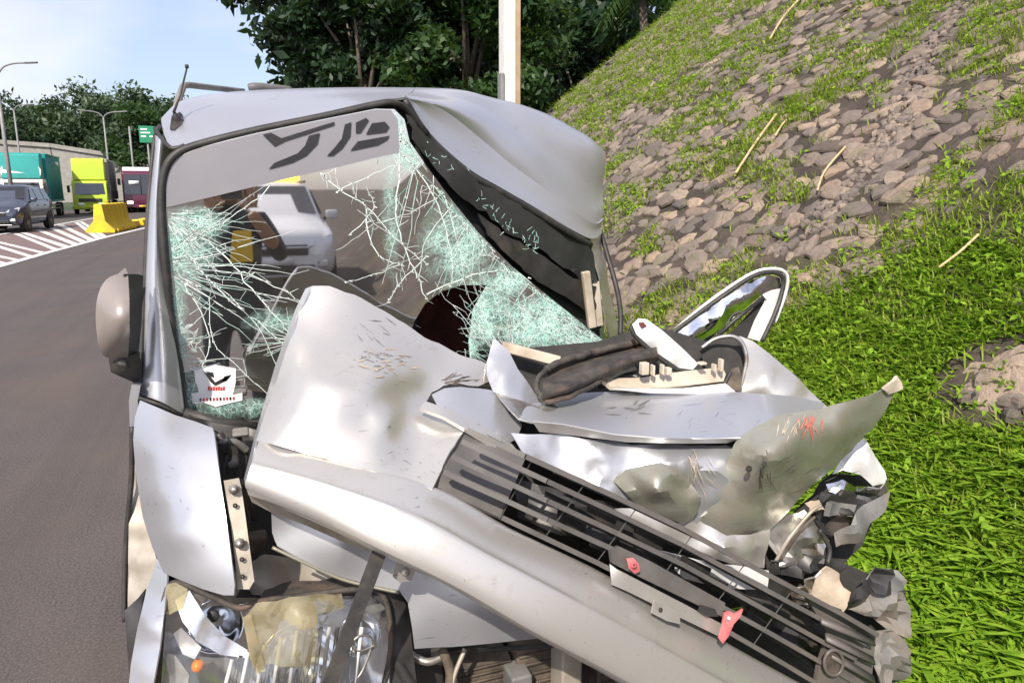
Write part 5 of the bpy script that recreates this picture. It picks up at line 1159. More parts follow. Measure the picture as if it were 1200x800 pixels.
# split pieces at the torn top edge
sheet('torn_bumper_piece', [(506, 462, 1.66), (520, 455, 1.67), (540, 453, 1.68), (562, 455, 1.69), (582, 459, 1.69), (598, 478, 1.66), (612, 498, 1.61), (606, 514, 1.575), (598, 518, 1.56), (575, 505, 1.57), (550, 494, 1.59), (528, 484, 1.61), (512, 474, 1.635)], S_, VAN, inner=[(560, 472, 1.65)], step=8, th=.005, jag=2, seed=5)
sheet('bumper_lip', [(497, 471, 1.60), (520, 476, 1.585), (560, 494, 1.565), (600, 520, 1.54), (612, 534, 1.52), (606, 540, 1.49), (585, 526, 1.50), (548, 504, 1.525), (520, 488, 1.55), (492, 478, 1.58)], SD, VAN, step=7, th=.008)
cols = [((304, 514), (294, 545), (288, 566), (291, 579), 1.56), ((400, 542), (387, 572), (374, 600), (372, 612), 1.47), ((508, 570), (484, 608), (455, 638), (446, 648), 1.405), ((600, 620), (572, 655), (545, 683), (532, 690), 1.355), ((700, 668), (665, 705), (632, 733), (618, 740), 1.315), ((800, 724), (762, 757), (730, 784), (714, 792), 1.285), ((900, 780), (860, 812), (830, 840), (812, 850), 1.255), ((985, 825), (950, 858), (920, 885), (905, 895), 1.23)]
rows = []
for j, offs in enumerate(((0, .035), (0, .006), (.14, -.012), (.45, -.040), (.8, -.066), (1, -.080), ('m', -.092), ('b', -.072), ('b', .04))):
    t, dy = offs; row = []
    for a, m_, l_, b_, y in cols:
        if t == 'm': px = l_
        elif t == 'b': px = b_
        else: px = (a[0] + (m_[0] - a[0]) * t, a[1] + (m_[1] - a[1]) * t)
        row.append(P(px[0], px[1], y + dy))
    rows.append(row)
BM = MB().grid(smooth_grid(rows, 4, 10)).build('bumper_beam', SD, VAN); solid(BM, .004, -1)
BM['label'] = 'long scratched lower beam of the torn silver bumper'
# end cap strip under the left end, brown with dirt
sheet('bumper_underside', [(290, 576, 1.56), (320, 588, 1.54), (372, 611, 1.50), (440, 642, 1.45), (432, 646, 1.47), (405, 636, 1.50), (360, 616, 1.53), (318, 600, 1.57), (295, 588, 1.59)], 'primer_metal', VAN, step=8, th=.006)
ear = sheet('bumper_tab', [(470, 650, 1.44), (492, 658, 1.43), (486, 670, 1.435), (482, 681, 1.44), (468, 682, 1.445), (460, 675, 1.447), (464, 660, 1.443)], SD, VAN, step=6, th=.006)
MB().lathe(P(475, 670, 1.425), (0, -1, .4), [(.009, 0), (.009, .004), (.005, .005), (.001, .006)], 10).build('bolt', 'steel_bolt', ear)
# grille with its long bars
gY = lambda x: float(np.interp(x, [508, 600, 700, 800, 900, 1030], [1.40, 1.355, 1.315, 1.285, 1.255, 1.22]))
def GPt(x, y, off=0): return P(x, y, gY(x) + off)
GR = sheet('grille', [(509, 569, 1.425), (512, 556, 1.435), (527, 528, 1.49), (540, 509, 1.535), (550, 503, 1.55), (566, 506, 1.54), (606, 527, 1.49), (616, 536, 1.475), (600, 574, 1.41), (586, 606, 1.37), (545, 587, 1.395)], 'grille_plastic', VAN, inner=[(560, 550, 1.46)], step=8, th=.01)
GR['label'] = 'black grille insert of the torn bumper'
def gbar(name, pts, wd, hg, off, mat='grille_plastic'):
    pp = [GPt(x, y, off) for x, y in pts]; g = MB()
    for a, b in zip(pp[:-1], pp[1:]): g.bar(a, b, wd, hg, (0, -.55, 1))
    return bevel(g.build(name, mat, GR), .002, 1)
def ofs(x): return float(np.interp(x, [508, 545, 600, 640, 1040], [.075, .065, .03, .01, .0]))
lines = [[(548, 504), (615, 534), (720, 581), (800, 619), (900, 673), (985, 718), (1026, 742)], [(541, 517), (640, 563), (720, 600), (800, 638), (900, 692), (975, 732), (1012, 752)], [(530, 535), (640, 586), (720, 623), (800, 661), (900, 716), (972, 756), (1000, 770)],
         [(521, 553), (640, 608), (729, 648), (800, 685), (900, 740), (970, 780), (995, 795)], [(590, 607), (700, 659), (760, 690), (840, 732), (920, 778), (960, 802)]]
for i, ln in enumerate(lines):
    pp = [P(x, y, gY(x) + ofs(x) * (1 - i * .2) + (-.034 if x < 580 else -.02 if x < 660 else .0)) for x, y in ln]
    g = MB()
    for a, b in zip(pp[:-1], pp[1:]): g.bar(a, b, .022, .0105 if i else .011, (b - a).cross((a + b) / 2 - cam.location))
    g.build('grille_bar', 'grille_plastic', GR, smooth=False)
for i in [0, 1, 2, 3]:                           # thin secondary bars set deeper
    pts = [((a[0] + b[0]) / 2 + 22, (a[1] + b[1]) / 2 + 4) for a, b in zip(lines[i][1:6], lines[min(i + 1, 4)][1:6])]
    g = MB(); pp = [P(x, y, gY(x) + .035) for x, y in pts]
    for a, b in zip(pp[:-1], pp[1:]): g.bar(a, b, .014, .0075, (b - a).cross((a + b) / 2 - cam.location))
    g.build('thin_grille_bar', 'black_plastic', GR, smooth=False)
for x0 in (612, 674, 735, 800, 862, 918):        # uprights
    ya = float(np.interp(x0 + 12, [p_[0] for p_ in lines[0]], [p_[1] for p_ in lines[0]])); xb = x0 - 36; yb = float(np.interp(xb, [p_[0] for p_ in lines[4]], [p_[1] for p_ in lines[4]]))
    MB().bar(P(x0 + 12, ya, gY(x0) + .012), P(max(xb, 586), yb, gY(xb) + .012), .02, .0022, (P(max(xb, 586), yb, gY(xb)) - P(x0 + 12, ya, gY(x0))).cross(P(x0, ya, gY(x0)) - cam.location)).build('grille_upright', 'black_plastic', GR, smooth=False)
for (x, y) in ((640, 575), (655, 595), (700, 605), (690, 590), (760, 640), (745, 618), (820, 668), (880, 705), (800, 650), (860, 690)):
    o = sheet('clip_block', [(x, y, gY(x) + .03), (x + 34, y + 16, gY(x) + .03), (x + 30, y + 27, gY(x) + .03), (x + 16, y + 24, gY(x) + .03), (x - 2, y + 10, gY(x) + .03)], 'black_plastic', GR, step=10, th=.004)
# right-hand end plate
ep = sheet('grille_end_plate', [(944, 698, 1.26), (985, 716, 1.25), (1027, 742, 1.235), (1024, 770, 1.23), (1020, 812, 1.22), (955, 812, 1.225), (960, 780, 1.235), (972, 745, 1.245)], 'grille_plastic', VAN, step=8, th=.012)
for y0 in (0, 1, 2):
    MB().bar(P(962 + y0 * 6, 726 + y0 * 20, 1.226), P(1024, 752 + y0 * 22, 1.212), .02, .006, (0, -.6, 1)).build('end_rib', 'grille_plastic', ep)
ring = [P(977 + 11 * math.cos(a), 776 + 15 * math.sin(a), 1.215) for a in np.linspace(0, 6.283, 19)]
MB().tube(ring, .004, 6, False).build('hole_rim', 'grille_plastic', ep)
sheet('fog_lamp_hole', [(977 + 10 * math.cos(a), 776 + 14 * math.sin(a), 1.221) for a in np.linspace(0, 6.283, 16)[:-1]], 'dusty_part', ep, step=8, th=.001)
# number plate bracket, red tags and mounting plates on the beam
ch = sheet('plate_bracket', [(716, 646, 1.29), (726, 640, 1.295), (760, 656, 1.285), (800, 678, 1.27), (850, 706, 1.25), (846, 722, 1.245), (800, 700, 1.26), (742, 672, 1.28), (718, 660, 1.288)], 'grille_plastic', VAN, step=8, th=.012)
sheet('bracket_slot', [(820, 708, 1.248), (838, 713, 1.244), (842, 722, 1.242), (828, 722, 1.243), (818, 715, 1.247)], 'void_shade', ch, step=6, th=.001)
def tagpiece(c0, pts): return sheet('red_tag', [(c0[0] + x, c0[1] + y, 1.225) for x, y in pts], 'red_tag', VAN, step=4, th=.006, dent=.006, dscale=50)
t1 = sheet('red_tag', [(734, 654, 1.272), (742, 653, 1.27), (749, 661, 1.267), (750, 669, 1.264), (744, 672, 1.264), (737, 666, 1.268)], 'red_tag', VAN, step=4, th=.006, inner=[(742, 662, 1.262)])
MB().lathe(P(742.5, 662, 1.262), (0, -1, .3), [(.006, -.002), (.006, .003), (.003, .004), (.003, .001)], 12).build('rivet', 'red_tag', t1)
t2 = sheet('red_tag', [(849, 718, 1.232), (856, 716, 1.230), (862, 719, 1.229), (871, 713, 1.230), (868, 722, 1.226), (860, 731, 1.224), (854, 745, 1.22), (847, 754, 1.219), (843, 748, 1.221), (847, 733, 1.226)], 'red_tag', VAN, step=4, th=.006)
MB().lathe(P(854, 724, 1.224), (0, -1, .3), [(.004, -.002), (.004, .002), (.002, .003), (.001, .0)], 12).build('rivet', 'white_trim', t2)
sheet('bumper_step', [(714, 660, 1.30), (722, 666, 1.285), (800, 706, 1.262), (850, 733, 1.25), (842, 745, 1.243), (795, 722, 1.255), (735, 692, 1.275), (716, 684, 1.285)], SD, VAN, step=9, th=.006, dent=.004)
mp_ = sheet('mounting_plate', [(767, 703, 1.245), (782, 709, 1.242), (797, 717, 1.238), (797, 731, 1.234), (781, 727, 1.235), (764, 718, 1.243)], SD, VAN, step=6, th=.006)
MB().lathe(P(774, 714, 1.237), (0, -1, .3), [(.005, 0), (.005, .001), (.001, .0012)], 10).build('bolt_hole', 'void_shade', mp_)
# black strap hanging over the headlamp
MB().bar(P(447, 640, 1.395), P(382, 812, 1.375), .030, .006, (-.3, -1, 0)).build('hanging_trim_strip', 'rubber', VAN, smooth=False)
# ---- bonnet remains
BN = sheet('bonnet', [(596, 470, 1.66), (640, 463, 1.70), (700, 459, 1.70), (760, 457, 1.68), (860, 459, 1.62), (930, 464, 1.56), (966, 472, 1.50), (964, 478, 1.47), (908, 489, 1.405), (884, 503, 1.385), (868, 513, 1.375), (820, 514, 1.40), (770, 513, 1.43), (720, 509, 1.47), (660, 497, 1.52), (624, 494, 1.545), (608, 490, 1.57)], S_, VAN, inner=[(720, 484, 1.575), (820, 487, 1.50), (650, 480, 1.61), (900, 478, 1.47)], step=10, dent=.006, dscale=9, jag=1)
BN['label'] = 'bent silver bonnet edge lying across the crushed front'
sheet('bonnet_lip', [(624, 494, 1.542), (660, 497.5, 1.517), (720, 509.5, 1.467), (770, 513.5, 1.427), (820, 514.5, 1.397), (868, 513.5, 1.372), (852, 519, 1.40), (800, 519.5, 1.43), (735, 518, 1.475), (680, 511, 1.515), (632, 506, 1.55)], SD, VAN, step=8, th=.003)
sheet('torn_bonnet_flap', [(578, 396, 1.80), (588, 404, 1.79), (597, 412, 1.77), (606, 432, 1.73), (620, 450, 1.70), (634, 470, 1.66), (628, 477, 1.64), (600, 466, 1.66), (578, 459, 1.68), (571, 440, 1.73), (570, 424, 1.76), (574, 408, 1.79)], S_, VAN, inner=[(590, 440, 1.695)], step=7, dent=.012, dscale=18)
sheet('creased_panel', [(580, 459, 1.685), (605, 466, 1.66), (630, 476, 1.63), (645, 470, 1.64), (655, 478, 1.62), (640, 492, 1.56), (624, 495, 1.55), (610, 492, 1.56), (596, 478, 1.60)], 'bare_metal', VAN, inner=[(622, 484, 1.61)], step=6, dent=.012, dscale=22)
sheet('gap_shade_sheet', [(584, 472, 1.70), (640, 492, 1.66), (660, 515, 1.62), (740, 540, 1.6), (700, 560, 1.58), (610, 530, 1.6), (590, 500, 1.66)], 'void_shade', VAN, step=20)  # sheet filling the gap, its shade painted as near-black
# panel under the bonnet edge
sheet('nose_panel', [(600, 508, 1.56), (640, 508, 1.55), (700, 514, 1.52), (740, 521, 1.49), (800, 522, 1.46), (850, 521, 1.43), (868, 528, 1.40), (866, 545, 1.39), (852, 575, 1.39), (830, 600, 1.40), (812, 615, 1.41), (780, 605, 1.43), (740, 588, 1.45), (690, 566, 1.48), (640, 543, 1.51), (612, 532, 1.53)], S_, VAN, inner=[(700, 540, 1.485), (760, 535, 1.45), (800, 535, 1.405), (835, 545, 1.385), (845, 560, 1.375), (780, 560, 1.43)], step=8, dent=.022, dscale=10, crumple=.03, cscale=8, seed=3)
sheet('crumpled_dirty_panel', [(722, 566, 1.44), (735, 552, 1.43), (755, 543, 1.415), (772, 540, 1.405), (790, 546, 1.40), (806, 560, 1.395), (818, 580, 1.39), (818, 600, 1.39), (800, 612, 1.395), (775, 606, 1.40), (745, 590, 1.42)], 'silver_olive_reflect', VAN, inner=[(770, 570, 1.355), (790, 575, 1.365), (755, 572, 1.385)], step=6, dent=.02, dscale=22, crumple=.022, cscale=9, seed=8)
0 and sheet('mud_patch', [(762, 556, 1.345), (780, 556, 1.34), (796, 575, 1.34), (808, 598, 1.35), (796, 606, 1.36), (780, 590, 1.35), (770, 574, 1.345)], 'sand_dirt', VAN, step=6, crumple=.03, cscale=20, jag=5, th=.002)
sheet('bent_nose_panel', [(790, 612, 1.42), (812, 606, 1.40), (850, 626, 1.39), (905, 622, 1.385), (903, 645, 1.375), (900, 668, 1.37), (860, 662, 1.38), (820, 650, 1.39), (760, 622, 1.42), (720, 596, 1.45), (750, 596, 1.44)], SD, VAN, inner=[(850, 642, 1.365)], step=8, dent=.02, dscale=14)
sheet('inner_nose_panel', [(760, 640, 1.40), (840, 660, 1.37), (900, 668, 1.36), (898, 690, 1.36), (850, 690, 1.37), (800, 676, 1.385)], 'white_trim', VAN, step=9, dent=.02)
# big folded plate with its raised tip
FP = sheet('folded_bonnet_plate', [(869, 512, 1.372), (884, 500, 1.37), (906, 488, 1.37), (930, 483, 1.36), (965, 477, 1.36), (1005, 467, 1.36), (1035, 458, 1.375), (1046, 452, 1.385), (1048, 460, 1.385), (1038, 478, 1.38), (1022, 503, 1.375), (1000, 528, 1.375), (975, 552, 1.38), (955, 566, 1.385), (932, 590, 1.39), (906, 624, 1.395), (880, 630, 1.40), (850, 634, 1.40), (822, 624, 1.41), (806, 612, 1.415), (828, 600, 1.40), (846, 572, 1.385), (856, 540, 1.378)], 'silver_olive_reflect', VAN,
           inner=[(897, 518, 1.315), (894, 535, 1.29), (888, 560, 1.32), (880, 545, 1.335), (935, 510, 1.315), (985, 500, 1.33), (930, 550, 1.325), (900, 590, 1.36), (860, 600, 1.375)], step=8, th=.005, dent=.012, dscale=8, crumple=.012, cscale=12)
FP['label'] = 'folded plate of the bonnet turned up, with a bent tip and a red scuff'
sheet('bent_tip', [(1035, 456, 1.37), (1046, 446, 1.365), (1051, 440, 1.365), (1057, 447, 1.36), (1058, 455, 1.36), (1050, 459, 1.37), (1040, 462, 1.375)], 'beige_plastic', FP, step=5, th=.008, dent=.01, dscale=30)
for (x, y, yy, r0) in ((877, 549, 1.318, .008), (895, 543, 1.282, .006)):
    MB().lathe(P(x, y, yy), (0, -1, .2), [(r0, 0), (r0, .003), (r0 * .6, .0035), (.001, .002)], 10).build('hole', 'void_shade', FP)
# hinge cavity as a sheet coloured dark for its shade; rounded fender top, right
sheet('cavity', [(820, 410, 1.86), (834, 398, 1.87), (856, 394, 1.86), (870, 402, 1.82), (874, 420, 1.78), (868, 448, 1.74), (850, 450, 1.78), (830, 440, 1.82)], 'void_shade', VAN, step=8)
sheet('crumpled_fender', [(858, 394, 1.80), (868, 394, 1.79), (884, 400, 1.76), (904, 416, 1.72), (925, 434, 1.68), (950, 458, 1.63), (974, 482, 1.58), (955, 478, 1.58), (930, 476, 1.60), (900, 472, 1.63), (878, 468, 1.66), (867, 458, 1.68), (872, 440, 1.70), (875, 420, 1.73), (870, 403, 1.77)], SD, VAN, inner=[(900, 440, 1.645), (925, 460, 1.61)], step=7, dent=.012, dscale=14)
MB().tube([Vector(c_) for c_ in catmull([P(822, 408, 1.84), P(838, 397, 1.83), P(858, 394, 1.80), P(870, 402, 1.765), P(875, 420, 1.725), P(871, 442, 1.695), P(867, 457, 1.675)], 5)], .006, 6).build('cavity_rim', 'bare_metal', VAN)
# loose door frame standing behind
DF = sheet('door_frame', [(786, 396, 2.02), (830, 362, 2.0), (880, 329, 1.98), (902, 322, 1.97), (914, 326, 1.97), (916, 338, 1.97), (905, 346, 1.965), (893, 345, 1.965), (860, 372, 1.98), (826, 403, 2.0), (812, 414, 2.0)], 'chrome', VAN, inner=[(845, 370, 1.955), (880, 345, 1.94), (810, 398, 1.98)], step=7, th=.012)
sheet('door_frame_limb', [(893, 345, 1.965), (905, 340, 1.965), (915, 338, 1.968), (912, 355, 1.965), (902, 378, 1.955), (891, 400, 1.945), (878, 396, 1.95), (886, 376, 1.955), (899, 352, 1.96)], 'white_trim', DF, step=7, th=.01)
sheet('frame_slot', [(862, 385, 1.99), (894, 349, 1.975), (899, 352, 1.975), (886, 376, 1.97), (876, 396, 1.97), (860, 395, 1.98), (850, 396, 1.99)], 'void_shade', DF, step=8)
MB().tube([Vector(c_) for c_ in catmull([P(780, 396, 2.02), P(830, 359, 2.0), P(880, 325, 1.975), P(904, 319, 1.965), (P(917, 325, 1.96)), P(917, 340, 1.96), P(908, 368, 1.95), P(893, 400, 1.94)], 6)], .0075, 7).build('frame_seal', 'rubber', DF)
MB().tube([Vector(c_) for c_ in catmull([P(786, 391, 2.05), P(830, 354, 2.03), P(880, 321, 2.0), P(908, 315, 1.99), P(922, 322, 1.985), P(921, 342, 1.985), P(908, 378, 1.975)], 6)], .006, 7).build('frame_flange', 'white_trim', DF)
o = MB().tube([P(826, 408, 1.99), P(860, 376, 1.97), P(895, 348, 1.955)], .006, 6).build('frame_bead', 'ink_black', DF)
# rounded white mirror cover lying on the duct
sheet('loose_mirror_cover', [(741, 380, 1.76), (748, 373, 1.77), (758, 374, 1.77), (775, 386, 1.76), (800, 408, 1.74), (818, 426, 1.72), (812, 433, 1.705), (796, 431, 1.71), (768, 412, 1.73), (746, 392, 1.75)], 'white_trim', VAN, inner=[(765, 392, 1.715), (790, 414, 1.695)], step=6, th=.006)
MB().tube([Vector(c_) for c_ in catmull([P(739, 383, 1.745), P(746, 396, 1.735), P(768, 415, 1.715), P(794, 434, 1.695), P(812, 436, 1.69)], 5)], .006, 6).build('mirror_cover_edge', 'rubber', VAN)
sheet('red_scuff', [(748, 378, 1.752), (754, 377, 1.752), (758, 382, 1.742), (752, 384, 1.738)], 'maroon_fabric', VAN, step=4, jag=3, th=.0006)
# rubber duct
DU = MB(); top_e = [(640, 432, 1.70), (664, 421, 1.73), (700, 411, 1.76), (740, 402, 1.78), (768, 392, 1.80)]; bot_e = [(634, 468, 1.62), (668, 460, 1.63), (704, 443, 1.66), (738, 428, 1.69), (770, 420, 1.72)]
rows = [[P(*q_) for q_ in top_e], [P(x, y + 6, yy + .015) for x, y, yy in top_e], [P(a[0] * .66 + b[0] * .34, a[1] * .66 + b[1] * .34, a[2] * .6 + b[2] * .4 + .03) for a, b in zip(top_e, bot_e)], [P(a[0] * .4 + b[0] * .6, a[1] * .4 + b[1] * .6, a[2] * .4 + b[2] * .6 - .035) for a, b in zip(top_e, bot_e)], [P(a[0] * .15 + b[0] * .85, a[1] * .15 + b[1] * .85, b[2] - .02) for a, b in zip(top_e, bot_e)], [P(*q_) for q_ in bot_e]]
o = MB().grid(smooth_grid(rows, 5, 8)).build('rubber_duct', 'dirty_rubber', VAN); solid(o, .008, 0)
for ed_, r_ in ((top_e, .010), ([(628, 450, 1.66), (640, 432, 1.70)] + top_e[1:], .007), (bot_e, .008), ([(628, 448, 1.66), (632, 462, 1.63), (646, 470, 1.61), (668, 464, 1.615), (704, 447, 1.65)], .007)):
    MB().tube([Vector(c_) + Vector((0, .004 * noise.noise(Vector(c_) * 30), .006 * noise.noise(Vector(c_) * 40))) for c_ in catmull([P(*q_) for q_ in ed_], 8)], r_, 7).build('duct_rim', 'dirty_rubber', o)
# cream plastic rail with clips, beige cross bar behind
RL = sheet('plastic_rail', [(704, 444, 1.69), (756, 442, 1.68), (775, 438, 1.68), (846, 430, 1.68), (850, 438, 1.67), (848, 447, 1.65), (800, 452, 1.64), (758, 455, 1.645), (716, 453, 1.66)], 'beige_plastic', VAN, step=7, th=.012, dent=.006, dscale=20)
for (x, y, w_, h_) in ((756, 432, 9, 15), (766, 434, 3, 13), (777, 433, 3, 12), (784, 435, 6, 9), (846, 428, 4, 15), (838, 431, 3, 9), (824, 426, 8, 4)):
    a = P(x - w_ / 2, y + h_ / 2, 1.64); b = P(x + w_ / 2, y - h_ / 2, 1.64); bevel(MB().box((a.x, 1.635, a.z), (b.x, 1.655, b.z)).build('clip', 'beige_plastic', RL), .003)
sheet('rail_edge', [(716, 455, 1.645), (800, 455, 1.63), (850, 449, 1.64), (866, 462, 1.62), (840, 462, 1.62), (760, 460, 1.64)], 'white_trim', RL, step=8)
sheet('hinge_bracket', [(856, 432, 1.68), (866, 430, 1.67), (870, 445, 1.655), (866, 458, 1.645), (852, 456, 1.65), (848, 446, 1.66)], 'dusty_part', VAN, step=5, dent=.012, dscale=30, th=.01)
bevel(MB().bar(P(588, 406, 1.93), P(656, 424, 1.86), .05, .030, (0, .3, 1)).build('cross_bar', 'beige_plastic', VAN), .004)
sheet('bonnet_shade_sheet', [(590, 410, 2.0), (700, 400, 2.0), (760, 380, 2.0), (830, 400, 1.95), (900, 420, 1.85), (960, 478, 1.72), (900, 500, 1.62), (760, 470, 1.80), (640, 470, 1.85), (600, 450, 1.9)], 'void_shade', VAN, step=25)  # backing sheet added so the space under the bonnet reads as shade
for pts, r_, m in (([(725, 445, 1.74), (740, 440, 1.72), (752, 446, 1.70)], .012, 'black_plastic'), ([(735, 452, 1.72), (748, 444, 1.70), (756, 436, 1.70)], .008, 'rubber'), ([(700, 452, 1.75), (720, 448, 1.73), (735, 452, 1.71)], .01, 'rubber'), ([(842, 458, 1.66), (850, 448, 1.66), (856, 436, 1.67)], .006, 'rubber')):
    MB().tube([Vector(c_) for c_ in catmull([P(*q_) for q_ in pts], 5)], r_, 7).build('hose', m, VAN)

sheet('nose_shade_sheet', [(600, 505, 1.74), (760, 500, 1.72), (900, 490, 1.64), (925, 560, 1.55), (910, 640, 1.47), (920, 700, 1.43), (820, 720, 1.48), (680, 640, 1.58), (610, 560, 1.66)], 'void_shade', VAN, step=25)  # dark sheet behind the nose panels, painted as deep shade
# ---- engine bay below the front panel
for (x0, y0, x1, y1, yy, m) in ((532, 768, 600, 830, 1.62, 'dusty_part'), (606, 752, 655, 830, 1.6, 'dusty_part'), (600, 790, 625, 820, 1.55, 'grey_plastic'), (658, 745, 684, 830, 1.52, 'primer_metal'), (490, 758, 520, 830, 1.66, 'black_plastic'), (700, 760, 780, 830, 1.6, 'dusty_part')):
    a = P(x0, y1, yy); b = P(x1, y0, yy); o = MB().box((a.x, yy, a.z), (b.x, yy + .08, b.z)).build('engine_bay_box', m, VAN); o.rotation_euler = (0, 0, 0); bevel(o, .008)
    for k in range(6 if m == 'dusty_part' else 0): MB().box((a.x + .004, yy - .006, a.z + (b.z - a.z) * (k + .3) / 6), (b.x - .004, yy - .001, a.z + (b.z - a.z) * (k + .55) / 6)).build('cooling_fin', m, o)
for pts, r_, m in (([(518, 760, 1.56), (528, 790, 1.54), (520, 830, 1.52)], .012, 'dusty_part'), ([(462, 770, 1.56), (480, 800, 1.54), (500, 830, 1.52)], .016, 'black_plastic'), ([(545, 760, 1.55), (530, 800, 1.53), (535, 830, 1.52)], .006, 'primer_metal'), ([(480, 765, 1.6), (500, 775, 1.58), (520, 768, 1.56)], .01, 'steel_bolt'), ([(690, 745, 1.5), (720, 770, 1.5), (760, 800, 1.48), (790, 830, 1.46)], .014, 'rubber'), ([(560, 762, 1.56), (640, 756, 1.54), (700, 750, 1.52)], .007, 'black_plastic')):
    MB().tube([Vector(c_) for c_ in catmull([P(*q_) for q_ in pts], 5)], r_, 7).build('hose', m, VAN)
sheet('radiator_shade_sheet', [(470, 700, 1.74), (800, 720, 1.68), (960, 720, 1.6), (980, 850, 1.5), (470, 850, 1.68)], 'void_shade', VAN, step=25, dent=.03)  # dark backing across the engine bay, shade put into its colour
# behind the grille: black ducts and white sheet metal
sheet('grille_backing', [(600, 560, 1.55), (720, 590, 1.50), (800, 620, 1.46), (800, 690, 1.42), (700, 640, 1.46), (610, 610, 1.50)], 'black_plastic', VAN, step=14, dent=.03, dscale=10, crumple=.04)
sheet('grille_backing', [(860, 672, 1.40), (920, 680, 1.38), (980, 705, 1.36), (985, 760, 1.32), (940, 770, 1.32), (880, 730, 1.35)], 'black_plastic', VAN, step=12, dent=.04, dscale=12, crumple=.06, seed=9)

# ---- crushed right corner: plastic liner, lamp shell, sheet metal
def debris(name, pts, m, **k): return sheet(name, pts, m, VAN, **{**dict(step=7, th=.004, dent=.02, dscale=14), **k})
debris('crushed_backing', [(898, 640, 1.45), (940, 590, 1.48), (975, 555, 1.50), (1040, 560, 1.50), (1010, 640, 1.46), (990, 660, 1.42), (1060, 690, 1.36), (1060, 790, 1.30), (980, 820, 1.30), (900, 700, 1.40)], 'void_shade', step=14)
debris('white_fender_scrap', [(1000, 520, 1.46), (1012, 512, 1.46), (1026, 530, 1.45), (1038, 552, 1.44), (1040, 566, 1.43), (1020, 568, 1.43), (1008, 556, 1.43), (990, 552, 1.44), (978, 556, 1.44), (990, 538, 1.45)], 'white_trim', inner=[(1012, 540, 1.41)])
debris('bent_chrome_strip', [(966, 566, 1.42), (984, 560, 1.41), (1002, 570, 1.40), (1030, 571, 1.40), (1038, 560, 1.41), (1042, 570, 1.40), (1030, 580, 1.395), (1000, 576, 1.395), (986, 572, 1.39), (984, 580, 1.39), (970, 575, 1.40)], 'chrome', step=5)
debris('black_liner', [(962, 576, 1.41), (985, 580, 1.40), (1010, 582, 1.40), (1034, 582, 1.40), (1028, 600, 1.39), (1008, 616, 1.38), (990, 632, 1.37), (972, 628, 1.375), (955, 600, 1.40)], 'black_plastic', crumple=.05, cscale=12, seed=2, th=.01)
debris('black_liner_step', [(975, 590, 1.38), (1005, 592, 1.375), (1000, 606, 1.37), (970, 604, 1.375)], 'grey_plastic', th=.015)
debris('grey_liner_scrap', [(1002, 602, 1.36), (1022, 588, 1.37), (1040, 574, 1.38), (1034, 596, 1.37), (1018, 612, 1.36), (1010, 634, 1.35), (982, 642, 1.35), (980, 626, 1.36), (996, 614, 1.355)], 'grey_plastic', inner=[(1000, 622, 1.33)], seed=5)
debris('tangled_wires', [(944, 590, 1.38), (960, 586, 1.37), (965, 596, 1.37), (950, 600, 1.37)], 'sand_dirt', jag=6, step=4)
debris('crumpled_inner_metal', [(905, 640, 1.39), (925, 612, 1.385), (945, 598, 1.38), (958, 612, 1.37), (972, 640, 1.36), (975, 656, 1.35), (950, 652, 1.36), (930, 660, 1.36), (908, 662, 1.37)], 'bare_metal', crumple=.07, cscale=10, seed=7, inner=[(940, 630, 1.34)])
debris('crumpled_black_scrap', [(900, 655, 1.37), (930, 650, 1.355), (970, 650, 1.35), (990, 662, 1.34), (985, 672, 1.335), (950, 668, 1.345), (925, 676, 1.35), (902, 672, 1.36)], 'black_plastic', crumple=.06, cscale=16, seed=4)
debris('beige_insulation', [(950, 700, 1.325), (958, 680, 1.325), (970, 664, 1.325), (984, 672, 1.32), (992, 690, 1.31), (998, 694, 1.31), (992, 712, 1.30), (985, 722, 1.30), (968, 716, 1.31)], 'sand_dirt', dent=.02, dscale=20, jag=3)
debris('crumpled_silver_scrap', [(925, 690, 1.345), (945, 680, 1.335), (960, 668, 1.33), (955, 690, 1.33), (946, 708, 1.33), (930, 706, 1.34)], 'bare_metal', crumple=.05, cscale=18, seed=12)
debris('torn_grey_plastic', [(992, 716, 1.30), (1008, 700, 1.31), (1016, 684, 1.32), (1034, 668, 1.32), (1052, 668, 1.31), (1060, 684, 1.30), (1062, 712, 1.29), (1060, 742, 1.28), (1044, 740, 1.275), (1030, 728, 1.28), (1012, 720, 1.285)], 'grey_plastic', crumple=.09, cscale=9, seed=3, inner=[(1035, 700, 1.27)], th=.006)
debris('dark_socket', [(1022, 682, 1.28), (1030, 668, 1.285), (1046, 666, 1.28), (1050, 680, 1.275), (1044, 696, 1.27), (1028, 696, 1.27)], 'black_plastic', crumple=.05, cscale=20, seed=3)
debris('torn_liner_plastic', [(1026, 740, 1.27), (1044, 738, 1.265), (1060, 744, 1.27), (1066, 770, 1.26), (1060, 800, 1.25), (1040, 812, 1.24), (1028, 806, 1.24), (1022, 780, 1.25)], 'grey_plastic', crumple=.07, cscale=10, seed=13, th=.006, inner=[(1045, 770, 1.235)])
debris('black_inner_tube', [(996, 690, 1.315), (1010, 684, 1.31), (1018, 694, 1.30), (1008, 712, 1.295), (994, 716, 1.30)], 'black_plastic', inner=[(1006, 700, 1.28)])
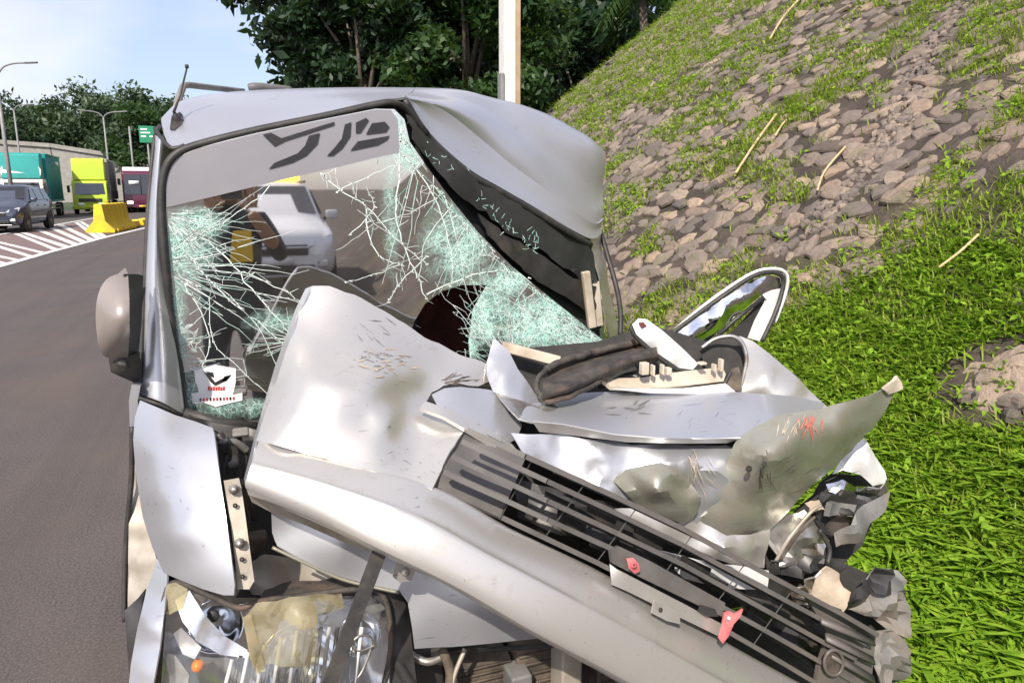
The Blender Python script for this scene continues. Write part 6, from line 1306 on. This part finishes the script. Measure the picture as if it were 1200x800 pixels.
for pts, r_, m in (([(908, 660, 1.36), (925, 630, 1.35), (950, 600, 1.345), (962, 592, 1.345)], .005, 'primer_metal'), ([(915, 655, 1.35), (935, 625, 1.34), (955, 605, 1.335)], .004, 'dusty_part'), ([(930, 700, 1.33), (960, 706, 1.31), (985, 715, 1.30)], .004, 'black_plastic'), ([(960, 620, 1.34), (972, 642, 1.33), (970, 660, 1.32)], .006, 'rubber')):
    MB().tube([Vector(c_) for c_ in catmull([P(*q_) for q_ in pts], 5)], r_, 6).build('torn_wire', m, VAN)

# ---- scratches and scuffs on the torn panels
rs = random.Random(4)
def scratch(part, owner, cx, cy, n_, sx, sy, ang, ln, m, wd=1.0):
    dp = EV[part]; c_ = Crk()
    for _ in range(n_):
        x, y = rs.gauss(cx, sx), rs.gauss(cy, sy); a = ang + rs.gauss(0, .25); l_ = ln * rs.uniform(.3, 1.4); b = len(c_.v); k = 4
        for i in range(k + 1):
            xx, yy = x + math.cos(a) * l_ * i / k, y + math.sin(a) * l_ * i / k; w_ = wd * rs.uniform(.3, 1.) * (1 - abs(2 * i / k - 1) * .7)
            for s_ in (-.5, .5):
                x_, y_ = xx - math.sin(a) * w_ * s_, yy + math.cos(a) * w_ * s_; c_.v.append(tuple(P(x_, y_, dp(x_, y_) - .0022)))
        c_.f += [(b + 2 * i, b + 2 * i + 1, b + 2 * i + 3, b + 2 * i + 2) for i in range(k)]
    me = bpy.data.meshes.new('scratch_marks'); me.from_pydata(c_.v, [], c_.f); o = link('scratch_marks', me, m, owner, smooth=False); o['kind'] = 'stuff'
scratch('bumper_wing', BP, 435, 420, 30, 16, 7, .25, 7, 'grey_plastic', 1.0)
scratch('bumper_wing', BP, 440, 385, 10, 20, 8, .5, 18, 'grey_plastic', 1.0)
scratch('bumper_wing', BP, 450, 425, 22, 20, 8, .1, 12, 'sand_dirt', 2.0)
scratch('bumper_wing', BP, 480, 545, 10, 14, 10, .5, 6, 'grey_plastic', .8)
scratch('bumper_wing', BP, 525, 446, 14, 12, 3, -.2, 16, 'dusty_part', 2.0)
scratch('bonnet', BN, 730, 478, 7, 12, 4, -.3, 14, 'grey_plastic', 2.6)
scratch('bonnet', BN, 780, 492, 12, 60, 8, -.9, 7, 'grey_plastic', .8)
scratch('folded_bonnet_plate', FP, 930, 560, 16, 25, 10, -.55, 22, 'grey_plastic', 1.2)
scratch('folded_bonnet_plate', FP, 945, 492, 16, 8, 5, 1.9, 14, 'red_scuff', 1.6)
scratch('folded_bonnet_plate', FP, 928, 495, 14, 8, 5, 1.9, 14, 'sand_dirt', 1.6)
scratch('folded_bonnet_plate', FP, 896, 550, 10, 4, 12, 1.4, 14, 'dusty_part', 1.6)
scratch('nose_panel', bpy.data.objects['nose_panel'], 810, 545, 20, 16, 12, 1.3, 20, 'sand_dirt', 1.4)
scratch('front_fender', bpy.data.objects['front_fender'], 220, 600, 8, 25, 40, 1.0, 4, 'grey_plastic', .9)
